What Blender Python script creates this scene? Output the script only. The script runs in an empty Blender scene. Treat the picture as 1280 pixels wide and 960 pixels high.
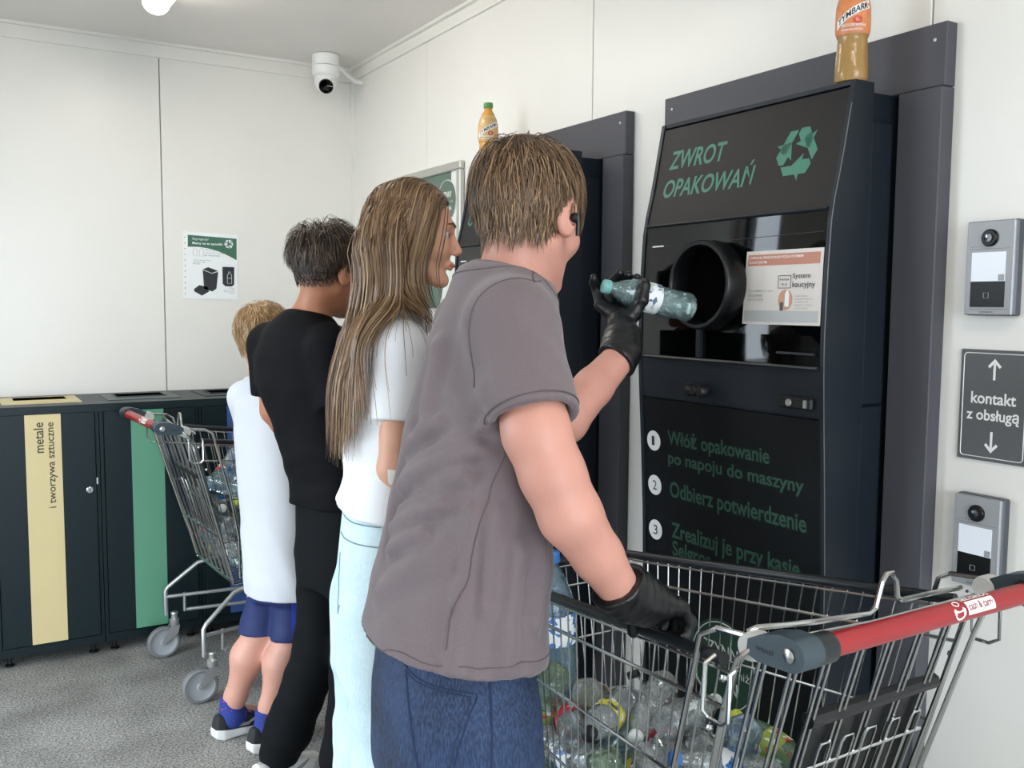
import bpy, math, random
import numpy as np
from mathutils import Matrix, Vector

scene = bpy.context.scene
COL = scene.collection
random.seed(7)
rng = np.random.default_rng(11)
R = math.radians

# ------------------------------------------------------------------ camera
FPX, H = 1163.7, 1.42
yaw, pitch, roll = R(31.2), R(4.87), R(.386)
_f = np.array([math.sin(yaw)*math.cos(pitch), math.cos(yaw)*math.cos(pitch), -math.sin(pitch)])
_r = np.array([math.cos(yaw), -math.sin(yaw), 0.])
_u = np.cross(_r, _f)
_r, _u = _r*math.cos(roll)+_u*math.sin(roll), -_r*math.sin(roll)+_u*math.cos(roll)
cd = bpy.data.cameras.new('camera')
cd.sensor_width = 36; cd.sensor_fit = 'HORIZONTAL'; cd.lens = FPX/1280*36; cd.clip_start = .02
cam = bpy.data.objects.new('camera', cd); COL.objects.link(cam)
m = Matrix.Identity(4)
for i in range(3):
    m[i][0], m[i][1], m[i][2] = _r[i], _u[i], -_f[i]
m[2][3] = H
cam.matrix_world = m
scene.camera = cam

# ------------------------------------------------------------------ world, light, exposure
w = bpy.data.worlds.new('daylight'); scene.world = w; w.use_nodes = True
bg = w.node_tree.nodes['Background']
bg.inputs[0].default_value = (.82, .91, 1.0, 1); bg.inputs[1].default_value = 7.5
vs = scene.view_settings
vs.view_transform = 'Standard'; vs.look = 'None'; vs.gamma = 1; vs.use_curve_mapping = False
vs.exposure = 0.45

def portal(name, loc, rot, sx, sy):
    l = bpy.data.lights.new(name, 'AREA'); l.shape = 'RECTANGLE'; l.size = sx; l.size_y = sy
    l.cycles.is_portal = True
    o = bpy.data.objects.new(name, l); COL.objects.link(o); o.location = loc; o.rotation_euler = rot
# the place's openings: entrance behind the camera, window strip in the left wall
XL, XR, YF, YB, ZC = -1.25, 1.75, -1.9, 4.42, 2.56
portal('entrance_daylight', (XL-.02, 2.45, 1.15), (0, R(-90), 0), 2.3, 1.3)
portal('doorway_daylight', (.15, YF-.02, 1.15), (R(90), 0, 0), 2.2, 2.3)

# ------------------------------------------------------------------ helpers
def lin(c):
    c = c/255.
    return c/12.92 if c <= .04045 else ((c+.055)/1.055)**2.4
def rgb(r, g, b): return (lin(r), lin(g), lin(b), 1)

_M = {}
def mat(name, col, rough=.5, metal=0, var=0, vscale=20, bump=0, bscale=60, spec=.5, coat=0, emit=None, estr=0, detail=4, stretch=None, trans=0, sheen=0, sss=0):
    if name in _M: return _M[name]
    mt = bpy.data.materials.new(name); mt.use_nodes = True
    nt = mt.node_tree; b = nt.nodes['Principled BSDF']
    b.inputs['Base Color'].default_value = col
    b.inputs['Roughness'].default_value = rough; b.inputs['Metallic'].default_value = metal
    b.inputs['Specular IOR Level'].default_value = spec; b.inputs['Coat Weight'].default_value = coat
    b.inputs['Coat Roughness'].default_value = .03
    if trans: b.inputs['Transmission Weight'].default_value = trans
    if sheen: b.inputs['Sheen Weight'].default_value = sheen; b.inputs['Sheen Roughness'].default_value = .5
    if sss:
        b.inputs['Subsurface Weight'].default_value = sss
        b.inputs['Subsurface Radius'].default_value = (.012, .005, .003); b.inputs['Subsurface Scale'].default_value = .5
    if emit: b.inputs['Emission Color'].default_value = emit; b.inputs['Emission Strength'].default_value = estr
    if var or bump:
        tc = nt.nodes.new('ShaderNodeTexCoord'); src = tc.outputs['Object']
        if stretch:
            mp = nt.nodes.new('ShaderNodeMapping'); mp.inputs['Scale'].default_value = stretch
            nt.links.new(src, mp.inputs[0]); src = mp.outputs[0]
        if var:
            n = nt.nodes.new('ShaderNodeTexNoise'); n.inputs['Scale'].default_value = vscale; n.inputs['Detail'].default_value = detail
            nt.links.new(src, n.inputs['Vector'])
            rp = nt.nodes.new('ShaderNodeValToRGB')
            rp.color_ramp.elements[0].position = .3; rp.color_ramp.elements[1].position = .7
            rp.color_ramp.elements[0].color = tuple(max(0, c*(1-var)) for c in col[:3])+(1,)
            rp.color_ramp.elements[1].color = tuple(min(1, c*(1+var)) for c in col[:3])+(1,)
            nt.links.new(n.outputs['Fac'], rp.inputs[0]); nt.links.new(rp.outputs[0], b.inputs['Base Color'])
        if bump:
            n2 = nt.nodes.new('ShaderNodeTexNoise'); n2.inputs['Scale'].default_value = bscale; n2.inputs['Detail'].default_value = 3
            nt.links.new(src, n2.inputs['Vector'])
            bp = nt.nodes.new('ShaderNodeBump'); bp.inputs['Strength'].default_value = bump; bp.inputs['Distance'].default_value = .004
            nt.links.new(n2.outputs['Fac'], bp.inputs['Height']); nt.links.new(bp.outputs[0], b.inputs['Normal'])
    _M[name] = mt
    return mt

def pet(name, col, gloss=.35):
    """thin clear plastic: see-through, tinted, with a fresnel sheen and crumple bumps"""
    if name in _M: return _M[name]
    mt = bpy.data.materials.new(name); mt.use_nodes = True; nt = mt.node_tree
    for n in list(nt.nodes): nt.nodes.remove(n)
    out = nt.nodes.new('ShaderNodeOutputMaterial'); mx = nt.nodes.new('ShaderNodeMixShader')
    tr = nt.nodes.new('ShaderNodeBsdfTransparent'); gl = nt.nodes.new('ShaderNodeBsdfGlossy')
    df = nt.nodes.new('ShaderNodeBsdfDiffuse'); df.inputs[0].default_value = col
    mx2 = nt.nodes.new('ShaderNodeMixShader'); mx2.inputs[0].default_value = .16
    tr.inputs[0].default_value = tuple(1-(1-c)*.32 for c in col[:3])+(1,)
    gl.inputs['Roughness'].default_value = .07; gl.inputs[0].default_value = (.95, .98, 1, 1)
    lw = nt.nodes.new('ShaderNodeLayerWeight'); lw.inputs['Blend'].default_value = gloss
    tc = nt.nodes.new('ShaderNodeTexCoord'); n2 = nt.nodes.new('ShaderNodeTexNoise'); n2.inputs['Scale'].default_value = 55
    bp = nt.nodes.new('ShaderNodeBump'); bp.inputs['Strength'].default_value = .6; bp.inputs['Distance'].default_value = .004
    nt.links.new(tc.outputs['Object'], n2.inputs['Vector']); nt.links.new(n2.outputs['Fac'], bp.inputs['Height'])
    nt.links.new(bp.outputs[0], gl.inputs['Normal']); nt.links.new(bp.outputs[0], lw.inputs['Normal'])
    nt.links.new(tr.outputs[0], mx2.inputs[1]); nt.links.new(df.outputs[0], mx2.inputs[2])
    nt.links.new(lw.outputs['Fresnel'], mx.inputs[0]); nt.links.new(mx2.outputs[0], mx.inputs[1]); nt.links.new(gl.outputs[0], mx.inputs[2])
    nt.links.new(mx.outputs[0], out.inputs[0])
    _M[name] = mt
    return mt

class MB:
    def __init__(s): s.v = []; s.f = []
    def add(s, vs, fs):
        o = len(s.v); s.v += [tuple(map(float, v)) for v in vs]; s.f += [tuple(i+o for i in f) for f in fs]; return s
    def box(s, x0, x1, y0, y1, z0, z1, bev=0):
        if bev <= 0:
            vs = [(x, y, z) for z in (z0, z1) for y in (y0, y1) for x in (x0, x1)]
            return s.add(vs, [(0,2,3,1),(4,5,7,6),(0,1,5,4),(2,6,7,3),(0,4,6,2),(1,3,7,5)])
        b = bev   # chamfered box: 24 vertices
        vs = []; idx = {}
        for sx in (0,1):
            for sy in (0,1):
                for sz in (0,1):
                    X = (x0,x1)[sx]; Y = (y0,y1)[sy]; Z = (z0,z1)[sz]
                    dx = b*(1-2*sx); dy = b*(1-2*sy); dz = b*(1-2*sz)
                    for k,p in enumerate(((X,Y+dy,Z+dz),(X+dx,Y,Z+dz),(X+dx,Y+dy,Z))):
                        idx[sx,sy,sz,k] = len(vs); vs.append(p)
        fs = []
        for sx in (0,1):
            q = [idx[sx,0,0,0],idx[sx,0,1,0],idx[sx,1,1,0],idx[sx,1,0,0]]; fs.append(q if sx == 0 else q[::-1])
        for sy in (0,1):
            q = [idx[0,sy,0,1],idx[1,sy,0,1],idx[1,sy,1,1],idx[0,sy,1,1]]; fs.append(q if sy == 0 else q[::-1])
        for sz in (0,1):
            q = [idx[0,0,sz,2],idx[0,1,sz,2],idx[1,1,sz,2],idx[1,0,sz,2]]; fs.append(q if sz == 0 else q[::-1])
        for sy in (0,1):
            for sz in (0,1): fs.append([idx[0,sy,sz,1],idx[1,sy,sz,1],idx[1,sy,sz,2],idx[0,sy,sz,2]])
        for sx in (0,1):
            for sz in (0,1): fs.append([idx[sx,0,sz,0],idx[sx,1,sz,0],idx[sx,1,sz,2],idx[sx,0,sz,2]])
            for sy in (0,1): fs.append([idx[sx,sy,0,0],idx[sx,sy,1,0],idx[sx,sy,1,1],idx[sx,sy,0,1]])
            for sy in (0,1):
                for sz in (0,1): fs.append([idx[sx,sy,sz,0],idx[sx,sy,sz,1],idx[sx,sy,sz,2]])
        return s.add(vs, fs)
    def tube(s, path, r, n=6, cap=True, closed=False):
        P = [np.array(p, float) for p in path]; k = len(P)
        rr = r if hasattr(r, '__len__') else [r]*k
        prev = None; rings = []
        for i in range(k):
            if closed: t = P[(i+1) % k]-P[i-1]
            else: t = P[min(i+1, k-1)]-P[max(i-1, 0)]
            t = t/(np.linalg.norm(t)+1e-9)
            if prev is None:
                a = np.array((0,0,1.)) if abs(t[2]) < .9 else np.array((1.,0,0))
                nrm = np.cross(t, a)
            else:
                nrm = prev - t*(prev@t)
            nrm = nrm/(np.linalg.norm(nrm)+1e-9); prev = nrm; bn = np.cross(t, nrm)
            rings.append([P[i]+rr[i]*(math.cos(a)*nrm+math.sin(a)*bn) for a in [2*math.pi*j/n for j in range(n)]])
        vs = [v for rg in rings for v in rg]; fs = []
        for i in range(k if closed else k-1):
            for j in range(n):
                a = i*n+j; b2 = i*n+(j+1) % n; c = ((i+1) % k)*n+(j+1) % n; d = ((i+1) % k)*n+j
                fs.append((a, b2, c, d))
        if cap and not closed:
            fs.append(tuple(range(n-1, -1, -1))); fs.append(tuple((k-1)*n+j for j in range(n)))
        return s.add(vs, fs)
    def lathe(s, prof, n=20, o=(0,0,0), ax=(0,0,1), cap=True, lob=0, lobz=None):
        """prof = [(r, h)...] turned round the axis ax through o"""
        ax = np.array(ax, float); ax /= np.linalg.norm(ax)
        a = np.array((1.,0,0)) if abs(ax[0]) < .9 else np.array((0,1.,0))
        e1 = np.cross(ax, a); e1 /= np.linalg.norm(e1); e2 = np.cross(ax, e1); o = np.array(o, float)
        vs = []; fs = []; k = len(prof)
        for r, h in prof:
            for j in range(n):
                t = 2*math.pi*j/n; q = r
                if lob and lobz and lobz[0] <= h <= lobz[1]: q = r*(1+lob*math.cos(5*t))
                vs.append(o+ax*h+q*(math.cos(t)*e1+math.sin(t)*e2))
        for i in range(k-1):
            for j in range(n):
                fs.append((i*n+j, i*n+(j+1) % n, (i+1)*n+(j+1) % n, (i+1)*n+j))
        if cap:
            fs.append(tuple(range(n-1, -1, -1))); fs.append(tuple((k-1)*n+j for j in range(n)))
        return s.add(vs, fs)
    def prism(s, poly, fn0, fn1):
        """poly: 2-D outline; fn0/fn1 map (a, b) to the two end faces"""
        k = len(poly); vs = [fn0(*p) for p in poly]+[fn1(*p) for p in poly]
        fs = [tuple(range(k-1, -1, -1)), tuple(range(k, 2*k))]+[(i, (i+1) % k, k+(i+1) % k, k+i) for i in range(k)]
        return s.add(vs, fs)
    def build(s, name, mt, parent=None, smooth=False, kind=None):
        me = bpy.data.meshes.new(name); me.from_pydata(s.v, [], s.f); me.update()
        return link(name, me, mt, parent, smooth, kind)

def link(name, me, mt, parent=None, smooth=False, kind=None):
    if mt: me.materials.append(mt)
    if smooth:
        me.polygons.foreach_set('use_smooth', [True]*len(me.polygons))
        try: me.set_sharp_from_angle(angle=R(42))
        except Exception: pass
    o = bpy.data.objects.new(name, me); COL.objects.link(o)
    if parent: o.parent = parent
    if kind: o['kind'] = kind
    return o

def tag(o, label, cat, group=None):
    o['label'] = label; o['category'] = cat
    if group: o['group'] = group
    return o
def thing(name, label, cat, loc=(0,0,0), rz=0, group=None):
    o = bpy.data.objects.new(name, None); COL.objects.link(o); o.empty_display_size = .05
    o.location = loc; o.rotation_euler = (0, 0, rz)
    return tag(o, label, cat, group)
def copy_tree(o, parent=None):
    kids = [c for c in ALLKIDS(o)]
    c = o.copy(); COL.objects.link(c); c.parent = parent
    for k in kids: copy_tree(k, c)
    return c
def ALLKIDS(o): return list(o.children)

_T = {}
def text2d(st, size, bold=0., align='LEFT', shear=0., space=1.):
    cu = bpy.data.curves.new('t', 'FONT'); cu.body = st; cu.size = size; cu.align_x = align; cu.offset = bold*size
    cu.shear = shear; cu.space_character = space; cu.resolution_u = 4
    ob = bpy.data.objects.new('t', cu)
    me = bpy.data.meshes.new_from_object(ob)
    v = [tuple(p.co[:2]) for p in me.vertices]; f = [tuple(p.vertices) for p in me.polygons]
    bpy.data.objects.remove(ob); bpy.data.curves.remove(cu); bpy.data.meshes.remove(me)
    return v, f
def put2d(mb, vf, fn):
    v, f = vf; mb.add([fn(*p) for p in v], f); return mb
def fit_text(st, width, height, bold=0., shear=0.):
    """text whose ink is width x height, lower-left at 0,0"""
    v, f = text2d(st, 1., bold, 'LEFT', shear)
    a = np.array(v); lo = a.min(0); hi = a.max(0)
    a = (a-lo)/(hi-lo)*np.array((width, height))
    return [tuple(p) for p in a], f

# ------------------------------------------------------------------ materials
M_wall = mat('white_wall_sheet', rgb(233,231,225), .33, var=.015, vscale=3, bump=.03, bscale=8)
M_seam = mat('wall_joint_grey', rgb(150,148,144), .6)
M_ceil = mat('ceiling_sheet', rgb(232,228,224), .4, var=.02, vscale=2)
M_anth = mat('anthracite_paint', rgb(76,76,82), .5, bump=.05, bscale=900, spec=.35)
M_head = mat('header_warm_lit', rgb(34,32,32), .5, bump=.04, bscale=900, spec=.25)  # machine paint with the warm upper light toned into its colour
M_anth2 = mat('anthracite_paint_dark', rgb(23,31,39), .42, bump=.05, bscale=900, spec=.35)
M_black = mat('black_plastic', rgb(14,15,18), .45)
M_chrome = mat('chrome_wire', rgb(196,198,197), .2, 1)
M_steel = mat('zinc_steel', rgb(186,188,188), .36, .75)
M_white = mat('white_plastic', rgb(236,236,234), .35)
M_green = mat('print_green', rgb(62,124,104), .5)
M_cab = mat('cabinet_dark_green_paint', rgb(12,29,33), .4, bump=.03, bscale=700, spec=.3)
M_navyglass = mat('black_glass', rgb(3,4,5), .03, spec=.46)
M_iblack = mat('intercom_black', rgb(8,9,11), .28, spec=.2)

def floor_mat():
    mt = mat('speckled_floor', rgb(140,138,131), .85)
    nt = mt.node_tree; b = nt.nodes['Principled BSDF']
    tc = nt.nodes.new('ShaderNodeTexCoord')
    n1 = nt.nodes.new('ShaderNodeTexNoise'); n1.inputs['Scale'].default_value = 130; n1.inputs['Detail'].default_value = 2
    n2 = nt.nodes.new('ShaderNodeTexNoise'); n2.inputs['Scale'].default_value = 3.5; n2.inputs['Detail'].default_value = 6
    n3 = nt.nodes.new('ShaderNodeTexVoronoi'); n3.inputs['Scale'].default_value = 210
    for n in (n1, n2, n3): nt.links.new(tc.outputs['Object'], n.inputs['Vector'])
    r1 = nt.nodes.new('ShaderNodeValToRGB'); r1.color_ramp.elements[0].position = .36; r1.color_ramp.elements[1].position = .64
    r1.color_ramp.elements[0].color = rgb(110,110,107); r1.color_ramp.elements[1].color = rgb(180,180,175)
    r2 = nt.nodes.new('ShaderNodeValToRGB'); r2.color_ramp.elements[0].position = .35; r2.color_ramp.elements[1].position = .6
    r2.color_ramp.elements[0].color = (.66,.66,.66,1); r2.color_ramp.elements[1].color = (1,1,1,1)
    mx = nt.nodes.new('ShaderNodeMixRGB'); mx.blend_type = 'MULTIPLY'; mx.inputs[0].default_value = 1
    nt.links.new(n1.outputs['Fac'], r1.inputs[0]); nt.links.new(n2.outputs['Fac'], r2.inputs[0])
    nt.links.new(r1.outputs[0], mx.inputs[1]); nt.links.new(r2.outputs[0], mx.inputs[2])
    nt.links.new(mx.outputs[0], b.inputs['Base Color'])
    bp = nt.nodes.new('ShaderNodeBump'); bp.inputs['Strength'].default_value = .35; bp.inputs['Distance'].default_value = .003
    nt.links.new(n3.outputs['Distance'], bp.inputs['Height']); nt.links.new(bp.outputs[0], b.inputs['Normal'])
    return mt
M_floor = floor_mat()

# ------------------------------------------------------------------ the setting
def struct(name, mb, mt, parent=None):
    o = mb.build(name, mt, parent)
    if not parent: o['kind'] = 'structure'
    return o
struct('floor', MB().box(XL-.1, XR+.1, YF-.1, YB+.1, -.1, 0), M_floor)
struct('ceiling', MB().box(XL-.1, XR+.1, YF-.1, YB+.1, ZC, ZC+.1), M_ceil)
G = .0022; T = .014
wr = struct('wall_right', MB().box(XR+T, XR+.12, YF-.1, YB+.1, 0, ZC), M_seam)
ys = [YF, -1.123, .057, 1.237, 2.417, 3.597, YB]
for a, b in zip(ys[:-1], ys[1:]):
    MB().box(XR, XR+T, a+G, b-G, 0, 2.505, .0015).build('wall_panel', M_wall, wr)
wb = struct('wall_back', MB().box(XL-.1, XR+T, YB+T, YB+.12, 0, ZC), M_seam)
xs = [XL, -.338, .842, XR]
for a, b in zip(xs[:-1], xs[1:]):
    MB().box(a+G, b-G, YB, YB+T, 0, 2.497, .0015).build('wall_panel', M_wall, wb)
# trims under the ceiling, and the corner strip
struct('trim_1', MB().box(XR-.012, XR+T, YF, YB, 2.503, ZC).box(XR-.03, XR-.012, YF, YB, ZC-.012, ZC), M_wall)
struct('trim_2', MB().box(XL, XR-.012, YB-.010, YB+T, 2.495, ZC).box(XL, XR-.03, YB-.028, YB-.010, ZC-.012, ZC), M_wall)
struct('trim_3', MB().box(XR-.016, XR, YB-.016, YB, 0, 2.5), M_wall)
# left wall with a tall window strip near the back corner (mirrored in the machine's glass)
WY0, WY1, WZ0, WZ1 = 4.05, 4.37, .12, 2.40
EY0, EY1, EZ, EX0, EX1 = 1.8, 3.1, 2.3, -.95, 1.25
wl = MB().box(XL-.12, XL, YF-.1, EY0, 0, ZC).box(XL-.12, XL, EY0, EY1, EZ, ZC).box(XL-.12, XL, EY1, WY0, 0, ZC).box(XL-.12, XL, WY1, YB+.1, 0, ZC)
wl.box(XL-.12, XL, WY0, WY1, 0, WZ0).box(XL-.12, XL, WY0, WY1, WZ1, ZC)
struct('wall_left', wl, M_wall)
M_alu = mat('grey_window_aluminium', rgb(70,74,78), .4, .3)
M_pane = pet('window_glass', (.97,.99,1,1), .05)
def window(name, fr, pane):
    o = fr.build(name, M_alu); o['kind'] = 'structure'
    for p in pane: p.build('pane', M_pane, o)
f_ = .035
window('window_1', MB().box(XL-.09, XL-.03, WY0, WY0+f_, WZ0, WZ1).box(XL-.09, XL-.03, WY1-f_, WY1, WZ0, WZ1)
       .box(XL-.09, XL-.03, WY0+f_, WY1-f_, WZ0, WZ0+f_).box(XL-.09, XL-.03, WY0+f_, WY1-f_, WZ1-f_, WZ1),
       [MB().box(XL-.063, XL-.057, WY0+f_, WY1-f_, WZ0+f_, WZ1-f_)])
# wall behind the camera with the open doorway; a second entrance is in the left wall
struct('wall_front', MB().box(XL-.1, EX0, YF-.12, YF, 0, ZC).box(EX1, XR+.1, YF-.12, YF, 0, ZC).box(EX0, EX1, YF-.12, YF, EZ, ZC), M_wall)
struct('trim_5', MB().box(EX0, EX0+.05, YF-.13, YF+.02, 0, EZ).box(EX1-.05, EX1, YF-.13, YF+.02, 0, EZ).box(EX0+.05, EX1-.05, YF-.13, YF+.02, EZ-.05, EZ), M_alu)
struct('trim_4', MB().box(XL-.13, XL+.02, EY0, EY0+.05, 0, EZ).box(XL-.13, XL+.02, EY1-.05, EY1, 0, EZ).box(XL-.13, XL+.02, EY0+.05, EY1-.05, EZ-.05, EZ), M_alu)
struct('ground_outside', MB().box(-14, 12, -16, YF-.12, -.16, -.06).box(-14, XL-.12, YF-.12, 14, -.16, -.06), mat('asphalt', rgb(120,120,118), .9, var=.15, vscale=8))

# ------------------------------------------------------------------ ceiling lamps
M_tube = mat('lit_lamp_cover', (1,.96,.9,1), .4, emit=(1, .93, .84, 1), estr=20)
M_lampbody = mat('lamp_housing_grey', rgb(190,190,188), .5)
def ceiling_lamp(x, y0, y1, label):
    t = thing('ceiling_lamp', label, 'lamp', (x, y0, ZC), 0, 'tube lamps under the ceiling')
    L = y1-y0
    MB().box(-.045, .045, .02, L-.02, -.035, -.001, .004).build('housing', M_lampbody, t)
    n = 12
    prof = [(.046*math.cos(math.pi*i/n), -.035-.042*math.sin(math.pi*i/n)) for i in range(n+1)]
    MB().prism(prof, lambda a, b: (a, .012, b), lambda a, b: (a, L-.012, b)).build('diffuser', M_tube, t, True)
    for yy in (0, L-.012):
        MB().prism([(p[0]*1.05, p[1]*1.02) for p in prof]+[(-.048, -.002), (.048, -.002)], lambda a, b: (a, yy, b), lambda a, b: (a, yy+.012, b)).build('end_cap', M_white, t)
    for yy in (.18, L-.18):
        MB().box(-.056, -.047, yy-.012, yy+.012, -.055, -.02).build('clip', M_steel, t)
    return t
ceiling_lamp(.705, 2.49, 3.74, 'lit tube lamp on the ceiling, its end above the back wall poster')
ceiling_lamp(.725, -.6, .65, 'lit tube lamp on the ceiling over the entrance end of the room')

# ------------------------------------------------------------------ security camera
t = thing('security_camera', 'white dome security camera with black eye in the ceiling corner', 'camera', (1.535, 4.21, ZC))
MB().lathe([(.058,-.001),(.062,-.004),(.062,-.05),(.060,-.053)], 28).build('base', M_white, t, True)
MB().lathe([(.0635,-.056),(.0635,-.085),(.058,-.098),(.05,-.102)], 28).build('collar', M_white, t, True)
prof = [(.052*math.cos(a), -.118-.056*math.sin(a)) for a in np.linspace(-.5, 1.5, 12)]
MB().lathe(prof, 28).build('ball', M_white, t, True)
d = np.array((-.30, -.86, -.42)); d /= np.linalg.norm(d); o = np.array((0,0,-.132))
e = MB().lathe([(.033,.033),(.033,.049),(.030,.0535),(.0,.055)], 24, o, d).build('lens_window', M_navyglass, t, True)
MB().lathe([(.011,.0555),(.009,.058),(.0,.058)], 16, o+np.array((0,0,-.006)), d).build('lens', M_black, e, True)
MB().box(-.014, .014, -.0572, -.0552, -.1535, -.1515).build('lettering', M_white, e)
MB().tube([(.055,.01,-.04),(.085,.03,-.045),(.13,.05,-.07),(.165,.06,-.085),(.208,.062,-.088)], .010, 8).build('cable_sleeve', M_white, t, True)

# ------------------------------------------------------------------ notice on the back wall
def bw(x, z, off=.0): return (x, -off, z)          # back-wall plane in local coordinates
M_paper = mat('notice_paper', rgb(238,242,243), .35)
M_pgreen = mat('notice_green', rgb(62,108,86), .4)
M_ink = mat('ink_black', rgb(38,42,46), .5)
M_inkg = mat('ink_grey', rgb(150,155,155), .5)
t = thing('notice_sheet', 'white notice with green header and black bins on back wall', 'notice', (.922, YB-.0008, 1.437), R(0))
t.rotation_euler = (0, R(.8), 0)
W_, H_ = .247, .308
MB().box(.018, W_, -.0016, 0, 0, H_-.004).build('paper', M_paper, t)
sl = MB().box(0, .018, -.0012, 0, .002, H_).build('sleeve_strip', mat('clear_sleeve', rgb(244,245,243), .2), t)
for i in range(11):
    MB().box(.0075, .0115, -.0018, -.0012, .02+i*.0255, .026+i*.0255).build('punch_hole', M_inkg, sl)
def flat(mb, poly, fn): k = len(poly); return mb.add([fn(*p) for p in poly], [tuple(range(k))])
E = .0019
hd = [(.022, H_-.018), (.022, H_-.072)]
for i in range(9):
    u = i/8; hd.append((.022+.220*u, H_-.072-.052*u*u+.006*math.sin(math.pi*u)))
hd += [(.242, H_-.024)]
flat(MB(), hd, lambda a, b: bw(a, b, E)).build('header', M_pgreen, t)
lt = MB()
put2d(lt, fit_text('Segregacja?', .072, .013), lambda a, b: bw(.042+a, H_-.042+b, E+.0003))
put2d(lt, fit_text('Mamy na to sposób!', .135, .014, .02), lambda a, b: bw(.042+a, H_-.062+b, E+.0003))
lt.build('header_lettering', M_paper, t)
def recycle(mb, fn, s):
    """three chasing arrows in a unit of size s"""
    for k in range(3):
        a = math.radians(120*k); c, sn = math.cos(a), math.sin(a)
        rot = lambda p: (c*p[0]-sn*p[1], sn*p[0]+c*p[1])
        seg1 = [(-.30,.06),(-.10,.42),(.06,.42),(-.14,.06-.02)]
        body = [(-.43,.09),(-.22,.46),(.0,.46),(-.27,-.0)]
        head = [(.0,.46),(.22,.46),(.30,.32),(.40,.37),(.25,.06),(-.06,.06+.08),(.06,.20),(-.02,.34)]
        body = [(-.45,.06),(-.24,.43),(-.035,.43),(-.28,-.02)]
        flat(mb, [(s*x, s*y) for x, y in map(rot, body)], fn)
        flat(mb, [(s*x, s*y) for x, y in map(rot, [(.03,.46),(.22,.46),(.31,.31),(.42,.37),(.27,.04),(-.06,.17),(.05,.21),(-.03,.36)])], fn)
    return mb
recycle(MB(), lambda a, b: bw(.206+a, H_-.050+b, E+.0003), .042).build('recycling_symbol', M_paper, t)
# line drawings and the two bins
pr = MB()
for a0 in (.045, .073):
    pr.tube([bw(a0+x, .196+y, E) for x, y in ((0,0),(0,.028),(.006,.036),(.012,.036),(.018,.028),(.018,0))], .0006, 4, closed=True)
for i, (x, y, wd) in enumerate(((.095,.222,.06),(.095,.209,.10),(.045,.174,.08),(.045,.166,.055),(.045,.158,.03))):
    put2d(pr, fit_text(['dzielimy odpady','na frakcje w koszach','stare opakowanie','wrzuc do','kosza'][i], wd, .007), lambda a, b: bw(x+a, y+b, E))
put2d(pr, fit_text('jak dotychczas', .07, .009, .01), lambda a, b: bw(.095+a, .196+b, E))
for i, (y, wd) in enumerate(((.050,.026),(.042,.052),(.034,.048),(.026,.022))):
    put2d(pr, fit_text(['nowy','opakowanie','kaucyjne','system'][i], wd, .006), lambda a, b: bw(.232-wd+a, y+b, E))
pr.build('small_print', M_inkg, t)
bn = MB()
flat(bn, [(.087,.135),(.093,.048),(.130,.036),(.149,.05),(.157,.128),(.128,.118)], lambda a, b: bw(a, b, E))
flat(bn, [(.087,.137),(.112,.147),(.157,.132),(.128,.121)], lambda a, b: bw(a, b, E))
flat(bn, [(.047,.045),(.072,.064),(.108,.057),(.115,.035),(.083,.016),(.05,.034)], lambda a, b: bw(a, b, E))
flat(bn, [(.176,.152),(.177,.073),(.19,.062),(.219,.062),(.230,.07),(.231,.152)], lambda a, b: bw(a, b, E))
bn.build('bin_picture', M_ink, t)
wp = MB()
wp.tube([bw(x, y, E+.0004) for x, y in ((.088,.134),(.128,.1195),(.156,.130))], .0011, 4)
wp.tube([bw(.1985+x, .075+y, E+.0004) for x, y in ((0,0),(0,.038),(.006,.046),(.006,.054),(.014,.054),(.014,.046),(.02,.038),(.02,0))], .0009, 4, closed=True)
wp.tube([bw(x, y, E+.0004) for x, y in ((.1985,.1),(.2185,.1))], .0009, 4)
wp.tube([bw(x, y, E+.0004) for x, y in ((.183,.152),(.195,.162),(.215,.162),(.226,.152))], .0012, 4)
wp.build('bin_outline', M_paper, t)

# ------------------------------------------------------------------ framed poster on the right wall
def rw(a, b, off=0): return (-off, -a, b)            # right-wall plane: a to the viewer's right, b up
t = thing('framed_poster', 'green poster in silver frame on the wall behind the girl', 'poster', (XR-.001, 3.81, 1.17))
PW, PH, fr = .555, .81, .033
M_silver = mat('silver_frame', rgb(196,196,190), .35, .7)
for nm, a0, a1, b0, b1 in (('frame_bar',0,PW,PH-fr,PH),('frame_bar',0,PW,0,fr),('frame_bar',0,fr,fr,PH-fr),('frame_bar',PW-fr,PW,fr,PH-fr)):
    MB().box(-.022, 0, -a1, -a0, b0, b1, .004).build(nm, M_silver, t)
M_pg2 = mat('poster_green', rgb(84,108,94), .3)
sh = MB().box(-.010, -.002, -(PW-fr), -fr, fr, PH-fr).build('poster_sheet', mat('poster_white', rgb(232,234,230), .3), t)
poly = [(fr, PH-fr), (fr, fr+.2)] + [(fr+.32+.10*math.sin(i/6*1.5), fr+.2+i*.055) for i in range(7)] + [(PW-fr-.06, PH-fr)]
flat(MB(), poly, lambda a, b: rw(a, b, .0107)).build('green_field', M_pg2, t)
cx, cy, cr = .425, .665, .082
disc = [(cx+cr*math.cos(a), cy+cr*math.sin(a)) for a in np.linspace(0, 2*math.pi, 29)[:-1]]
dk = flat(MB(), disc, lambda a, b: rw(a, b, .0111)).build('emblem', M_pg2, t)
MB().tube([rw(a, b, .0115) for a, b in disc], .0016, 4, closed=True).build('emblem_ring', M_white, dk)
lt = MB()
put2d(lt, fit_text('CZYNNY', .085, .024, .02), lambda a, b: rw(cx-.043+a, cy+.012+b, .0115))
put2d(lt, fit_text('zaczo więc niż', .10, .012), lambda a, b: rw(cx-.05+a, cy-.012+b, .0115))
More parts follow.
